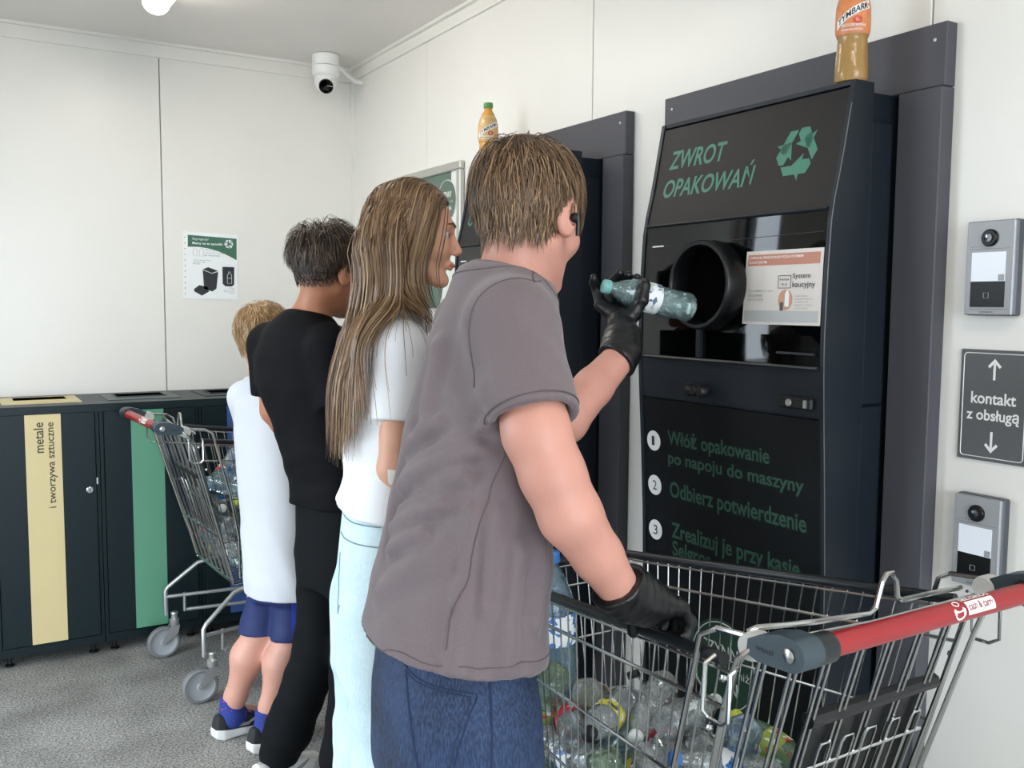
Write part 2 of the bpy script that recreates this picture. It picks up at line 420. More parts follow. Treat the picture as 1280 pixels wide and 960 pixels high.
put2d(lt, fit_text('DOJNIA', .075, .022, .02), lambda a, b: rw(cx-.035+a, cy-.045+b, .0115))
lt.build('emblem_lettering', M_white, dk)

# ------------------------------------------------------------------ intercoms and the sign between them
M_icase = mat('intercom_silver', rgb(156,158,160), .42, .2)
M_iedge = mat('intercom_side_grey', rgb(84,88,94), .45, .4)
M_nameplate = mat('name_plate_white', rgb(214,220,228), .3, emit=(.9,.95,1,1), estr=.12)  # white plate with a faint glow of its own
def intercom(y, z, label):
    t = thing('door_intercom', label, 'intercom', (XR-.001, y, z))
    w_, h_ = .097, .183
    MB().box(-.022, 0, -w_-.002, -.000, 0, h_, .003).build('back_case', M_iedge, t)
    fp = MB().box(-.030, -.022, -w_, -.001, .001, h_-.001, .002).build('face_plate', M_icase, t)
    c = MB().lathe([(.0165,0),(.0165,.004),(.0145,.006),(0,.006)], 28, (-.030, -.049, h_-.034), (-1,0,0)).build('camera_eye', M_iblack, t, True)
    MB().lathe([(.009,0),(.008,.003),(.0,.0035)], 20, (-.0362, -.049, h_-.034), (-1,0,0)).build('lens', mat('lens_dark', rgb(30,32,36), .15), c, True)
    MB().lathe([(.0035,0),(.003,.001),(0,.0012)], 12, (-.0397, -.046, h_-.031), (-1,0,0)).build('lens_glint', mat('lens_glint_grey', rgb(120,128,140), .1, .6), c, True)  # pale dot painted as a light glint on the lens
    MB().box(-.0305, -.0296, -.090, -.007, .128, .1285).box(-.0305, -.0296, -.090, -.007, .0125, .013).build('groove', M_iedge, t)
    for i in range(7):
        MB().lathe([(.0009,0),(0,.0006)], 6, (-.0300, -.012-.005*i, .1325+.0012*(i % 2)), (-1,0,0)).build('speaker_hole', M_black, t)
    MB().box(-.0312, -.0298, -.082, -.0135, .066, .122).build('name_plate', M_nameplate, t)
    MB().box(-.0317, -.0310, -.081, -.069, .067, .079).build('name_plate_icon', M_icase, t)
    cr_ = MB().box(-.0312, -.0298, -.082, -.0135, .0165, .066).build('card_reader', M_iblack, t)
    MB().tube([rw(a, b, .0315) for a, b in ((.041,.034),(.051,.034),(.051,.044),(.041,.044))], .0006, 4, closed=True).build('card_mark', M_icase, cr_)
    lb = MB(); put2d(lb, fit_text('HIKVISION', .026, .0032, .02), lambda a, b: rw(.034+a, .0055+b, .0304)); lb.build('maker_lettering', M_iedge, t)
    return t
intercom(1.118, 1.405, 'silver video intercom on the wall above the grey contact sign')
intercom(1.118, .868, 'silver video intercom on the wall below the grey contact sign')
M_sign = mat('sign_grey', rgb(88,89,90), .45)
t = thing('contact_sign', 'grey contact sign with white arrows between the two intercoms', 'sign', (XR-.001, 1.134, 1.118))
SW, SH = .142, .220
MB().box(-.004, 0, -SW, 0, 0, SH, .001).build('plate', M_sign, t)
rr = []
for cx, cy, a0 in ((SW-.014, SH-.014, 0), (.014, SH-.014, 90), (.014, .014, 180), (SW-.014, .014, 270)):
    rr += [(cx+.007*math.cos(R(a0+k*22.5)), cy+.007*math.sin(R(a0+k*22.5))) for k in range(5)]
MB().tube([rw(a, b, .0042) for a, b in rr], .0009, 4, closed=True).build('border_line', M_white, t)
lt = MB()
put2d(lt, fit_text('kontakt', .092, .0235, .018), lambda a, b: rw(.025+a, .113+b, .0044))
put2d(lt, fit_text('z obsługą', .108, .0285, .018), lambda a, b: rw(.017+a, .074+b, .0044))
lt.build('lettering', M_white, t)
for s_, cy in ((1, .182), (-1, .038)):
    a = MB()
    flat(a, [(SW/2-.0025, cy-s_*.021), (SW/2+.0025, cy-s_*.021), (SW/2+.0025, cy+s_*.012), (SW/2-.0025, cy+s_*.012)], lambda a_, b_: rw(a_, b_, .0044))
    flat(a, [(SW/2, cy+s_*.021), (SW/2-.014, cy+s_*.006), (SW/2-.010, cy+s_*.002), (SW/2, cy+s_*.013), (SW/2+.010, cy+s_*.002), (SW/2+.014, cy+s_*.006)], lambda a_, b_: rw(a_, b_, .0044))
    a.build('arrow', M_white, t)
# ------------------------------------------------------------------ sorting bins along the back wall
CF, CT, CBOT = 3.97, 1.02, .05          # cabinet front plane, top, underside
bounds = [-.645, -.265, .117, .4975, .88, 1.262, 1.642]
M_gold = mat('brushed_gold_strip', rgb(206,190,142), .42, .0, var=.03, vscale=4, stretch=(1,1,.05))
M_gstrip = mat('matt_green_strip', rgb(92,150,122), .45)
M_bluestrip = mat('matt_blue_strip', rgb(60,90,150), .45)
M_greystrip = mat('matt_grey_strip', rgb(120,122,124), .45)
M_slotg = mat('slot_frame_green', rgb(60,78,76), .4)
M_void = mat('recess_shade_black', rgb(4,4,5), .9, spec=.05)  # near-black that paints the shade inside slots and intake
strips = [M_greystrip, M_bluestrip, M_gold, M_gstrip, M_bluestrip, M_greystrip]
bl = ['dark green bin cabinet at the far left end of the row', 'dark green bin cabinet left of the gold striped one',
      'dark green bin cabinet with a gold stripe lettered for metal and plastic', 'dark green bin cabinet with a light green stripe behind the far cart',
      'dark green bin cabinet behind the smallest boy', 'dark green bin cabinet in the corner behind the dark-haired boy']
for i in range(6):
    x0, x1 = bounds[i], bounds[i+1]; w_ = x1-x0
    t = thing('bin_cabinet', bl[i], 'bin', (x0, CF, 0), 0, 'sorting bins along the back wall')
    g = .0015
    b = MB().box(g, .014, .006, YB-CF-.002, CBOT, CT-.030).box(w_-.014, w_-g, .006, YB-CF-.002, CBOT, CT-.030)
    b.box(.014, w_-.014, .006, YB-CF-.002, CBOT, CBOT+.034).box(.014, w_-.014, .03, YB-CF-.002, CT-.045, CT-.030)
    b.box(.014, w_-.014, YB-CF-.02, YB-CF-.002, CBOT+.034, CT-.045)
    b.build('body', M_cab, t)
    d = MB().box(.0165, w_-.0165, -.003, .018, .088, .990, .002).build('door', M_cab, t)
    sx = .115 if i not in (2, 3) else (.235-x0 if i == 2 else .614-x0)
    MB().box(sx, sx+.125, -.0042, -.003, .090, .988).build('stripe', strips[i], d)
    if i == 2:
        lt = MB()   # reads upwards
        put2d(lt, fit_text('metale', .118, .034, .012), lambda a, b_: (sx+.064-b_, -.0046, .840+a))
        put2d(lt, fit_text('i tworzywa sztuczne', .335, .034, .012), lambda a, b_: (sx+.108-b_, -.0046, .622+a))
        lt.build('lettering', mat('stripe_ink', rgb(58,54,38), .5), d)
    l = MB().lathe([(.013,0),(.013,.004),(.010,.006),(.010,.009),(0,.009)], 20, (w_-.042, -.003, .680), (0,-1,0)).build('lock', M_chrome, d, True)
    MB().box(w_-.0435, w_-.0405, -.0128, -.012, .674, .686).build('key_slot', M_black, l)
    MB().box(w_-.0165, w_-.010, -.0035, .004, .70, .726).build('latch', M_steel, t)
    for fx in (.03, w_-.05):
        MB().lathe([(.018,0),(.018,.006),(.008,.01),(.008,CBOT)], 10, (fx+.01, .06, 0)).build('foot', M_black, t)
        MB().lathe([(.018,0),(.018,.006),(.008,.01),(.008,CBOT)], 10, (fx+.01, .36, 0)).build('foot', M_black, t)
t = thing('bin_worktop', 'dark worktop with insert slots over the row of bins', 'worktop', (bounds[0], CF, CT))
Lw = bounds[-1]-bounds[0]
holes = []
for i in range(6):
    c = (bounds[i]+bounds[i+1])/2-bounds[0]
    holes.append((c-.1+.0, c+.1))
wt = MB(); ya, yb = .185, .315
wt.box(0, Lw, -.006, ya, -.030, 0).box(0, Lw, yb, YB-CF-.002, -.030, 0)
xa = 0
for h0, h1 in holes:
    wt.box(xa, h0, ya, yb, -.030, 0); xa = h1
wt.box(xa, Lw, ya, yb, -.030, 0)
wt.build('slab', M_cab, t)
for i, (h0, h1) in enumerate(holes):
    mm = [M_slotg, M_slotg, M_gold, M_slotg, M_anth2, M_slotg][i]
    fr = MB(); o0, o1, p0, p1 = h0-.042, h1+.042, .095, .372
    z0, z1 = 0, .003
    fr.box(o0, o1, p0, ya, z0, z1).box(o0, o1, yb, p1, z0, z1).box(o0, h0, ya, yb, z0, z1).box(h1, o1, ya, yb, z0, z1)
    s_ = fr.build('slot_frame', mm, t)
    lip = MB().box(h0, h1, ya-.001, ya+.004, .0, .007).box(h0, h1, yb-.004, yb+.001, .0, .007).box(h0-.001, h0+.004, ya, yb, .0, .007).box(h1-.004, h1+.001, ya, yb, .0, .007)
    lip.build('slot_lip', mm, s_)
    MB().box(h0, h1, ya, yb, -.0295, -.0285).box(h0+.004, h1-.004, ya+.004, ya+.006, -.0285, .0065).box(h0+.004, h1-.004, yb-.006, yb-.004, -.0285, .0065).box(h0+.004, h0+.006, ya+.006, yb-.006, -.0285, .0065).box(h1-.006, h1-.004, ya+.006, yb-.006, -.0285, .0065).build('slot_shade_liner', M_void, s_)  # shallow black liner painted as the shaded inside of the bin

# ------------------------------------------------------------------ the two bottle return machines
PZ = [.05, .882, 1.066, 1.185, 1.293, 1.36, 1.506, 1.614, 1.713, 1.876]
PX = [1.56, 1.538, 1.528, 1.52, 1.514, 1.513, 1.517, 1.523, 1.547, 1.578]
def Xp(z): return float(np.interp(z, PZ, PX))
Y0M, Y1M = 1.281, 1.875
def return_machine(label, dy):
    oy = 1.578
    t = thing('return_machine', label, 'machine', (XR-.001, oy+dy, 0), 0, 'bottle return machines in the right wall')
    Lc = lambda X, Y, Z: (X-XR+.001, Y-oy, Z)
    def box(X0, X1, Ya, Yb, Za, Zb, bev=.0): return MB().box(X0-XR+.001, X1-XR+.001, Ya-oy, Yb-oy, Za, Zb, bev)
    box(1.716, XR-.001, 1.178, 2.03, 1.862, 1.987, .002).build('backing_board', M_anth, t)
    box(1.708, XR-.001, 1.178, 1.278, .0, 1.860, .002).build('backing_board', M_anth, t)
    box(1.712, XR-.001, 1.885, 2.03, .0, 1.860, .002).build('backing_board', M_anth, t)
    for yy, zz in ((1.205, 1.955), (2.0, 1.955)):
        MB().lathe([(.004,0),(.003,.0015),(0,.002)], 8, Lc(1.716, yy, zz), (-1,0,0)).build('screw', M_steel, t, True)
    box(1.632, 1.75-.002, 1.30, 1.86, .02, 1.862).build('rear_column', M_anth2, t)
    box(1.637, 1.703, 1.2845, 1.300, .02, 1.21, .002).build('side_cover', M_anth2, t)
    box(1.637, 1.703, 1.2845, 1.300, 1.215, 1.80, .002).build('side_cover', M_anth2, t)
    zs = np.linspace(.05, 1.866, 28)
    poly = [(Xp(z)+.014, z) for z in zs]+[(1.633, 1.866), (1.633, .05)]
    MB().prism(poly, lambda a, b: Lc(a, Y0M+.012, b), lambda a, b: Lc(a, Y1M-.012, b)).build('body', M_anth2, t)
    zs = np.linspace(.05, 1.876, 40)
    poly = [(Xp(z), z) for z in zs]+[(1.634, 1.876), (1.634, .05)]
    for ya, yb in ((Y0M, Y0M+.0115), (Y1M-.0115, Y1M)):
        ck = MB().prism(poly, lambda a, b: Lc(a, ya, b), lambda a, b: Lc(a, yb, b)).build('cheek_panel', M_anth2, t)
    # thin pale line drawn along the near cheek's edge
    MB().tube([Lc(Xp(z)-.0003, Y0M+.0008, z) for z in zs[1:-1]], .0011, 5).build('edge_line', mat('pale_edge', rgb(120,124,128), .35, .6), t, True)
    box(1.578+.002, 1.634, Y0M+.012, Y1M-.012, 1.867, 1.877, .001).build('top_cap', M_anth2, t)
    def panel(z0, z1, off, mt_, name, ya=Y0M+.0125, yb=Y1M-.0125):
        q = np.unique(np.r_[np.linspace(z0, z1, 10), [z_ for z_ in PZ if z0 < z_ < z1]])
        poly = [(Xp(z)+.003-off, z) for z in q]+[(Xp(z)+.0135, z) for z in q[::-1]]
        return MB().prism(poly, lambda a, b: Lc(a, ya, b), lambda a, b: Lc(a, yb, b)).build(name, mt_, t)
    S = lambda off: (lambda y, z: Lc(Xp(z)+.003-off, y, z))
    hp = panel(1.622, 1.862, 0, M_head, 'header_panel')
    def line(mb, st, yl, yr, zb, h, bold=.0, shear=0., off=.0006):
        f = S(off); put2d(mb, fit_text(st, yl-yr, h, bold, shear), lambda a, b: f(yl-a, zb+b)); return mb
    lt = MB(); line(lt, 'ZWROT', 1.823, 1.626, 1.757, .046, .018, .16); line(lt, 'OPAKOWAŃ', 1.828, 1.522, 1.687, .060, .018, .16)
    lt.build('header_lettering', M_green, hp)
    f = S(.0006); recycle(MB(), lambda a, b: f(1.408-a, 1.746+b), .112).build('recycling_symbol', M_green, hp)
    MB().tube([Lc(Xp(1.618)-.001, Y0M+.013, 1.618), Lc(Xp(1.618)-.001, Y1M-.013, 1.618)], .0035, 6).build('window_bead', M_anth2, t)
    gl = panel(1.298, 1.614, 0, M_navyglass, 'window_glass')
    MB().box(*(lambda a, b: (a[0], b[0], a[1], b[1], a[2], b[2]))(Lc(Xp(1.54)+.002, 1.795, 1.565), Lc(Xp(1.54)+.0045, 1.835, 1.5685))).build('window_print', M_white, gl)
    MB().tube([Lc(Xp(z)+.0024, y, z) for y, z in ((Y1M-.02, 1.5655), (Y0M+.02, 1.5725))], .0006, 4).build('window_line', M_iedge, gl)
    # intake: a black ring; a flat black disc paints the shade of its throat
    c = Lc(1.516, 1.604, 1.467)
    ax = (-1, 0, .02)
    MB().lathe([(.099,-.001),(.102,.004),(.103,.030),(.101,.050),(.098,.054),(.091,.054),(.0885,.050),(.0885,.004)], 48, c, ax, cap=False).build('intake_ring', mat('intake_black', rgb(10,11,13), .32, spec=.35), t, True)
    MB().lathe([(.0883,.0035),(.0883,.0045),(0,.0045)], 40, c, ax).build('throat_shade_disc', M_void, t)
    MB().box(*(lambda a, b: (a[0], b[0], a[1], b[1], a[2], b[2]))(Lc(1.508, 1.640, 1.30), Lc(1.519, 1.655, 1.365))).build('ring_bracket', M_anth2, t)
    # deposit-system sticker on the glass
    M_st = mat('sticker_paper', rgb(212,206,200), .3); st = thing_part = None
    fs = S(.0010)
    y0, y1, z0, z1 = 1.512, 1.2965, 1.381, 1.540
    q = []
    sp = MB()
    for k in range(6):
        z = z0+(z1-z0)*k/5; q.append((fs(y0-.004*(k/5)+.002, z), fs(y1, z)))
    sp.add([p for pr_ in q for p in pr_], [(2*k, 2*k+1, 2*k+3, 2*k+2) for k in range(5)])
    st = sp.build('sticker', M_st, t)
    f2 = S(.0014); f3 = S(.0018)
    def rect(mb, ya, yb, za, zb, f): return mb.add([f(ya, za), f(yb, za), f(yb, zb), f(ya, zb)], [(0,1,2,3)])
    rect(MB(), y0-.008, y1+.008, 1.508, 1.532, f2).build('sticker_band', mat('sticker_terracotta', rgb(184,124,104), .4), st)
    rect(MB(), y0-.003, y1+.006, 1.387, 1.411, f2).build('sticker_footer', mat('sticker_grey', rgb(178,180,180), .4), st)
    lt = MB()
    put2d(lt, fit_text('ZWRACAJ OPAKOWANIA POZA SYSTEMEM', .150, .007, .01), lambda a, b: f3(y0-.013-a, 1.521+b))
    put2d(lt, fit_text('KAUCYJNYM', .050, .007, .01), lambda a, b: f3(y0-.013-a, 1.511+b))
    lt.build('band_lettering', M_white, st)
    lt = MB()
    put2d(lt, fit_text('System', .047, .0135, .008), lambda a, b: f3(1.374-a, 1.476+b))
    put2d(lt, fit_text('kaucyjny', .060, .0150, .008), lambda a, b: f3(1.374-a, 1.457+b))
    put2d(lt, fit_text('KAUCJA', .025, .005, .01), lambda a, b: f3(1.409-a, 1.474+b))
    put2d(lt, fit_text('0,5', .015, .005, .01), lambda a, b: f3(1.404-a, 1.464+b))
    lt.tube([f3(*p) for p in ((1.413,1.459),(1.379,1.459),(1.379,1.485),(1.413,1.485))], .0007, 4, closed=True)
    lt.build('sticker_lettering', M_ink, st)
    lt = MB()
    for k, (s_, wd) in enumerate((('Tu oddasz w tym', .072), ('OPAKOWANIA', .042), ('KAUCYJNE', .045))):
        put2d(lt, fit_text(s_, wd, .006), lambda a, b: f3(y0-.013-a, 1.450-k*.0095+b))
    lt.build('sticker_small_print', M_inkg, st); lt = MB()
    for k in range(5):
        put2d(lt, fit_text(['wrzuć, odbierz','opakowanie','odniesie się','kaucyjne w systemie','zwróć kaucję'][k], .035+.012*(k % 2), .0042), lambda a, b: f3(1.366-a, 1.440-k*.0063+b))
    lt.build('sticker_small_print', M_inkg, st)
    dd = [(1.392+.020*math.cos(a), 1.434+.022*math.sin(a)) for a in np.linspace(0, 2*math.pi, 21)[:-1]]
    flat(MB(), dd, f2).build('sticker_roundel', mat('roundel_ochre', rgb(196,150,120), .4), st)
    flat(MB(), [(1.393,1.420),(1.381,1.420),(1.381,1.446),(1.385,1.454),(1.389,1.454),(1.393,1.446)], f3).build('printed_bottle', M_white, st)
    flat(MB(), [(1.406,1.411),(1.397,1.411),(1.397,1.429),(1.406,1.429)], f3).build('printed_can', M_iedge, st)
    MB().box(*(lambda a, b: (a[0], b[0], a[1], b[1], a[2], b[2]))(Lc(1.511, 1.308, 1.320), Lc(1.5175, 1.408, 1.3245))).build('receipt_slot', mat('slot_edge', rgb(70,74,78), .3, .5), t)
    # shelf panel with knob and lock
    pn = panel(1.192, 1.290, .001, M_anth2, 'flap_panel')
    MB().tube([Lc(Xp(1.293)-.003, Y0M+.013, 1.293), Lc(Xp(1.293)-.003, Y1M-.013, 1.293)], .0045, 6).build('shelf_bead', M_anth2, t)
    kb = MB()
    for yy, r_ in ((1.660, .0155), (1.640, .013), (1.618, .0155)):
        k_ = MB().lathe([(.006,-.004),(.007,.010),(r_,.016),(r_*1.02,.026),(r_*.7,.034),(0,.035)], 20, Lc(Xp(1.222)+.002, yy, 1.222), (-1,0,0)).build('knob', M_black, pn, True)
    lk = MB().box(*(lambda a, b: (a[0], b[0], a[1], b[1], a[2], b[2]))(Lc(1.508, 1.306, 1.206), Lc(1.520, 1.396, 1.232)), .004).build('lock_plate', M_black, pn)
    MB().lathe([(.008,0),(.007,.003),(0,.003)], 16, Lc(1.5085, 1.366, 1.219), (-1,0,0)).build('keyhole', M_steel, lk, True)
    MB().box(*(lambda a, b: (a[0], b[0], a[1], b[1], a[2], b[2]))(Lc(1.504, 1.318, 1.211), Lc(1.5085, 1.324, 1.227))).build('lock_tab', M_steel, lk)
    lp = panel(.055, 1.186, 0, mat('lower_panel_shaded', rgb(7,11,14), .4, bump=.04, bscale=900, spec=.25), 'lower_panel')  # machine paint darkened to hold the shade of cart and people
    M_tg = mat('print_dark_green', rgb(34,74,58), .5)
    for st_, ya_, yb_, zb_, h_ in (('Włóż opakowanie', 1.772, 1.434, 1.064, .050), ('po napoju do maszyny', 1.772, 1.338, 1.017, .041), ('Odbierz potwierdzenie', 1.768, 1.332, .930, .052), ('Zrealizuj je przy kasie', 1.764, 1.350, .826, .052), ('Selgros', 1.760, 1.622, .782, .050)):
        line(MB(), st_, ya_, yb_, zb_, h_, .02).build('step_lettering', M_tg, lp)
    M_badge = mat('badge_white', rgb(226,228,228), .5)
    for k, (zc, n_) in enumerate(((1.077,'1'),(.962,'2'),(.845,'3'))):
        f = S(.0006); f4 = S(.0011)
        yc = 1.826
        bd = flat(MB(), [(yc+.026*math.cos(a), zc+.026*math.sin(a)) for a in np.linspace(0, 2*math.pi, 29)[:-1]], f).build('step_badge', M_badge, lp)
        v, fc = fit_text(n_, .010 if n_ == '1' else .015, .024, 0.)
        put2d(MB(), (v, fc), lambda a, b: f4(yc+.007-a, zc-.012+b)).build('step_number', M_ink, bd)
    f = S(.0006); f4 = S(.0012); yc, zc, r_ = 1.580, .566, .112
    dsk = [(yc+r_*math.cos(a), zc+r_*math.sin(a)) for a in np.linspace(0, 2*math.pi, 37)[:-1]]
    ds = flat(MB(), dsk, f).build('round_sticker', mat('sticker_deep_green', rgb(24,70,52), .4), lp)
    MB().tube([f4(yc+(y-yc)*.93, zc+(z-zc)*.93) for y, z in dsk], .0012, 4, closed=True).build('sticker_ring', M_badge, ds)
    lt = MB()
    put2d(lt, fit_text('CZYNNY', .150, .030, .01), lambda a, b: f4(yc+.075-a, zc+.022+b))
    put2d(lt, fit_text('zaczo więc niż', .175, .026), lambda a, b: f4(yc+.088-a, zc-.020+b))
    put2d(lt, fit_text('N', .028, .032, .01), lambda a, b: f4(yc-.022-a, zc-.062+b))
    lt.build('sticker_lettering', M_badge, ds)
    return t
m1 = return_machine('near bottle return machine with round intake and green lettering', 0)
m2 = copy_tree(m1); m2.location.y += 1.024
m2['label'] = 'far bottle return machine, mostly hidden behind the teenager in the brown shirt'

# ------------------------------------------------------------------ juice bottles on top of the machines
def juice_bottle(loc, label, liquid, lab, band, capc, rz):
    t = thing('juice_bottle', label, 'bottle', loc, rz, 'juice bottles standing on the machines')
    pr = [(.024,0),(.031,.002),(.0335,.010),(.0330,.030),(.0318,.050),(.0300,.072),(.0292,.088),(.0318,.094)]
    MB().lathe(pr, 28, lob=.02, lobz=(.005,.06)).build('juice_body', liquid, t, True)
    MB().lathe([(.0318,.094),(.0345,.102),(.0348,.125),(.0340,.150),(.0300,.168),(.0245,.180)], 32, cap=False).build('label_sleeve', lab, t, True)
    MB().lathe([(.0245,.180),(.018,.192),(.0135,.199),(.0130,.208)], 24).build('neck', liquid, t, True)
    c = MB().lathe([(.0155,.207),(.0160,.209),(.0160,.222),(.0150,.2245),(0,.2245)], 24).build('cap', capc, t, True)
    rad = lambda z: float(np.interp(z, [.094,.102,.125,.150,.168,.18], [.0318,.0345,.0348,.034,.030,.0245]))
    def onb(u, z, off): a = -math.pi/2+u/.034; r_ = rad(z)+off; return (r_*math.cos(a), r_*math.sin(a), z)
    # slanted white banner with the name, red fruit and lower print
    def ban(s, h): return (s*.93, .136+s*.52+h-3.2*s*s)
    bm = MB(); n = 14; vs = []
    for i in range(n+1):
        s = -.038+.076*i/n; vs += [onb(*ban(s, -.0085), .0006), onb(*ban(s, .0085), .0006)]
    bm.add(vs, [(2*i, 2*i+2, 2*i+3, 2*i+1) for i in range(n)])
    b_ = bm.build('banner', M_white, t, True)
    lt = MB(); put2d(lt, fit_text('TYMBARK', .066, .0125, .02), lambda a, b: onb(*ban(a-.033, b-.0062), .0011)); lt.build('banner_lettering', M_ink, b_)
    fr_ = [(.008+.009*math.cos(a), .119+.008*math.sin(a)) for a in np.linspace(0, 2*math.pi, 17)[:-1]]
    flat(MB(), fr_, lambda u, z: onb(u, z, .0006)).build('fruit_print', mat('fruit_red', rgb(196,58,48), .4), t)
    lt = MB(); put2d(lt, fit_text('BRZOSKWINIA', .048, .006, .01), lambda a, b: onb(a-.022, .106+b, .0008)); put2d(lt, fit_text('POMARAŃCZA', .042, .005, .01), lambda a, b: onb(a-.022, .0985+b, .0010)); lt.build('flavour_lettering', M_white, t)
    return t
M_jb = mat('brown_juice', rgb(164,128,76), .18, var=.08, vscale=30, bump=.5, bscale=45)
M_ja = mat('amber_juice', rgb(206,150,66), .12, var=.1, vscale=25, bump=.35, bscale=60)
M_l1 = mat('label_orange', rgb(214,132,82), .35, var=.22, vscale=25)
M_l2 = mat('label_apple', rgb(206,168,112), .35, var=.25, vscale=25)
M_capg = mat('cap_green', rgb(74,140,70), .4)
vdir = lambda x, y: math.atan2(-y, -x)+math.pi/2      # turn the printed side towards the place's entrance
juice_bottle((1.608, 1.318, 1.877), 'brown juice bottle standing on top of the near machine', M_jb, M_l1, None, M_capg, vdir(1.6, 1.32))
juice_bottle((1.600, 2.810, 1.877), 'amber juice bottle with green cap on top of the far machine', M_ja, M_l2, None, M_capg, vdir(1.6, 2.81))

# ------------------------------------------------------------------ shopping carts
M_red = mat('red_handle_plastic', rgb(150,30,37), .34)
M_slate = mat('slate_plastic', rgb(52,66,74), .42)
M_rim = mat('black_rim_plastic', rgb(20,25,30), .4)
M_joint = mat('grey_joint_plastic', rgb(196,196,192), .4)
M_tyre = mat('grey_tyre', rgb(118,120,122), .55)
M_hub = mat('wheel_grey', rgb(156,160,164), .4)
CA, CB, CC, CD = (.262,.115,.940), (.172,.93,.842), (.232,.250,.405), (.145,.845,.425)
V = lambda *a: np.array(a, float)
def lp(a, b, t): return V(*a)*(1-t)+V(*b)*t
def side_pt(s, u, v):
    """point on a basket side: u along from rear to front, v from rim down to floor"""
    p = lp(lp(CA, CB, u), lp(CC, CD, u), v); p[0] *= s; return p
def shopping_cart(label, loc, rz):
    t = thing('shopping_cart', label, 'shopping cart', loc, rz, 'wire shopping carts')
    for s in (-1, 1):
        w_ = MB(); n = 26
        for i in range(n+1): w_.tube([side_pt(s, i/n, 0), side_pt(s, i/n, 1)], .0016, 5)
        for v, r_ in ((.015,.0026),(.12,.0034),(.40,.0030),(.70,.0028)):
            w_.tube([side_pt(s, 0, v), side_pt(s, .5, v), side_pt(s, 1, v)], r_, 6)
        w_.tube([side_pt(s, 0, 1), side_pt(s, 1, 1)], .0042, 6)
        w_.build('side_grid', M_chrome, t, True, 'stuff')
        MB().tube([side_pt(s, u, -.015) for u in (.03, .3, .6, 1.0)], .0095, 10).build('side_rim', M_rim, t, True)
        MB().tube([side_pt(s, 0, 1), side_pt(s, 0, .5), side_pt(s, 0, 0), V(s*.262, .085, .985), V(s*.25, .05, .992)], .0048, 8).build('corner_post', M_chrome, t, True)
    w_ = MB(); n = 12
    for i in range(n+1):
        u = i/n*2-1; w_.tube([(u*CB[0], CB[1]+.01*(1-u*u), CB[2]), (u*CD[0], CD[1]+.008*(1-u*u), CD[2])], .0018, 5)
    for v, r_ in ((.015,.0026),(.12,.003),(.40,.003),(.70,.0028),(1,.0042)):
        p = lp(CB, CD, v); w_.tube([(-p[0], p[1], p[2]), (-p[0]*.8, p[1]+.008, p[2]), (p[0]*.8, p[1]+.008, p[2]), p], r_, 6)
    w_.build('front_grid', M_chrome, t, True, 'stuff')
    MB().tube([(-CB[0], CB[1], CB[2]+.006), (-CB[0]*.7, CB[1]+.012, CB[2]+.006), (CB[0]*.7, CB[1]+.012, CB[2]+.006), (CB[0], CB[1], CB[2]+.006)], .0105, 10).build('front_rim', M_rim, t, True)
    w_ = MB()
    for i in range(15):
        u = i/14*2-1; w_.tube([(u*CC[0], CC[1], CC[2]), (u*CD[0], CD[1], CD[2])], .0019, 5)
    for i in range(7):
        p = lp(CC, CD, i/6); w_.tube([(-p[0], p[1], p[2]), p], .0026, 5)
    w_.build('floor_grid', M_chrome, t, True, 'stuff')
    # rear flap: thick rods sloping forwards and down, tied by cross rods
    RT, RB = V(0, .095, .958), V(0, .250, .415)
    def rp(x, v): p = RT*(1-v)+RB*v; return V(x*(1-.1*v), p[1], p[2])
    for x in (-.235, -.222, -.165, -.152, -.095, -.082, -.025, -.012, .045, .058, .115, .128, .185, .198, .238):
        MB().tube([rp(x, -.01), rp(x, 1)], .0031, 6).build('flap_rod', M_chrome, t, True)
    for v in (0, .68, 1):
        MB().tube([rp(-.250, v)+V(0,-.004,0), rp(.250, v)+V(0,-.004,0)], .0036, 6).build('cross_rod', M_chrome, t, True)
    t.scale = (1, 1, .993)
    # heavy outer hoops at both ends of the handle and the small hanging hoops outside
    for s in (-1, 1):
        MB().tube([rp(s*.262, 1), rp(s*.275, .6), rp(s*.283, .12), V(s*.284,.088,.968), V(s*.280,.070,.985), V(s*.262,.045,.990), V(s*.24,.03,.99)], .0048, 8).build('hoop', M_chrome, t, True)
        MB().tube([V(s*.262,.150,.985), V(s*.268,.175,.97), V(s*.262,.235,.74), V(s*.255,.265,.58), V(s*.245,.27,.43)], .0046, 8).build('hoop', M_chrome, t, True)
        MB().tube([V(s*.262,.150,.985), V(s*.262,.09,.992), V(s*.255,.045,.995)], .0046, 8).build('hoop', M_chrome, t, True)
        MB().tube([V(s*.285,.085,.955), V(s*.30,.085,.95), V(s*.302,.085,.885), V(s*.298,.10,.875), V(s*.298,.125,.875), V(s*.302,.132,.885), V(s*.30,.132,.95), V(s*.282,.132,.957)], .0031, 6).build('bag_hook', M_chrome, t, True)
        for k, (yy, zz) in enumerate(((.125,.925), (.150,.845))):
            MB().lathe([(.004,0),(.0055,.003),(.0055,.008),(0,.010)], 8, (s*.268, yy, zz), (s,0,0)).build('rod_end', M_chrome, t, True)
        j = MB().lathe([(.017,-.016),(.019,-.010),(.019,.010),(.017,.016)], 18, (s*.258, .082, .982), (1,0,0)).build('joint', M_joint, t, True)
        # dark holder arm from the joint to the handle
        ol = [(.074,.980),(.072,1.000),(.050,1.012),(.02,1.021)]
        ol += [(.0215*math.sin(a), 1.0+.0215*math.cos(a)) for a in np.linspace(0, -math.pi*1.0, 9)]
        ol += [(.03,.976),(.055,.975)]
        h = MB().prism(ol, lambda a, b: (s*.246, a, b), lambda a, b: (s*.284, a, b)).build('handle_holder', M_slate, t, True)
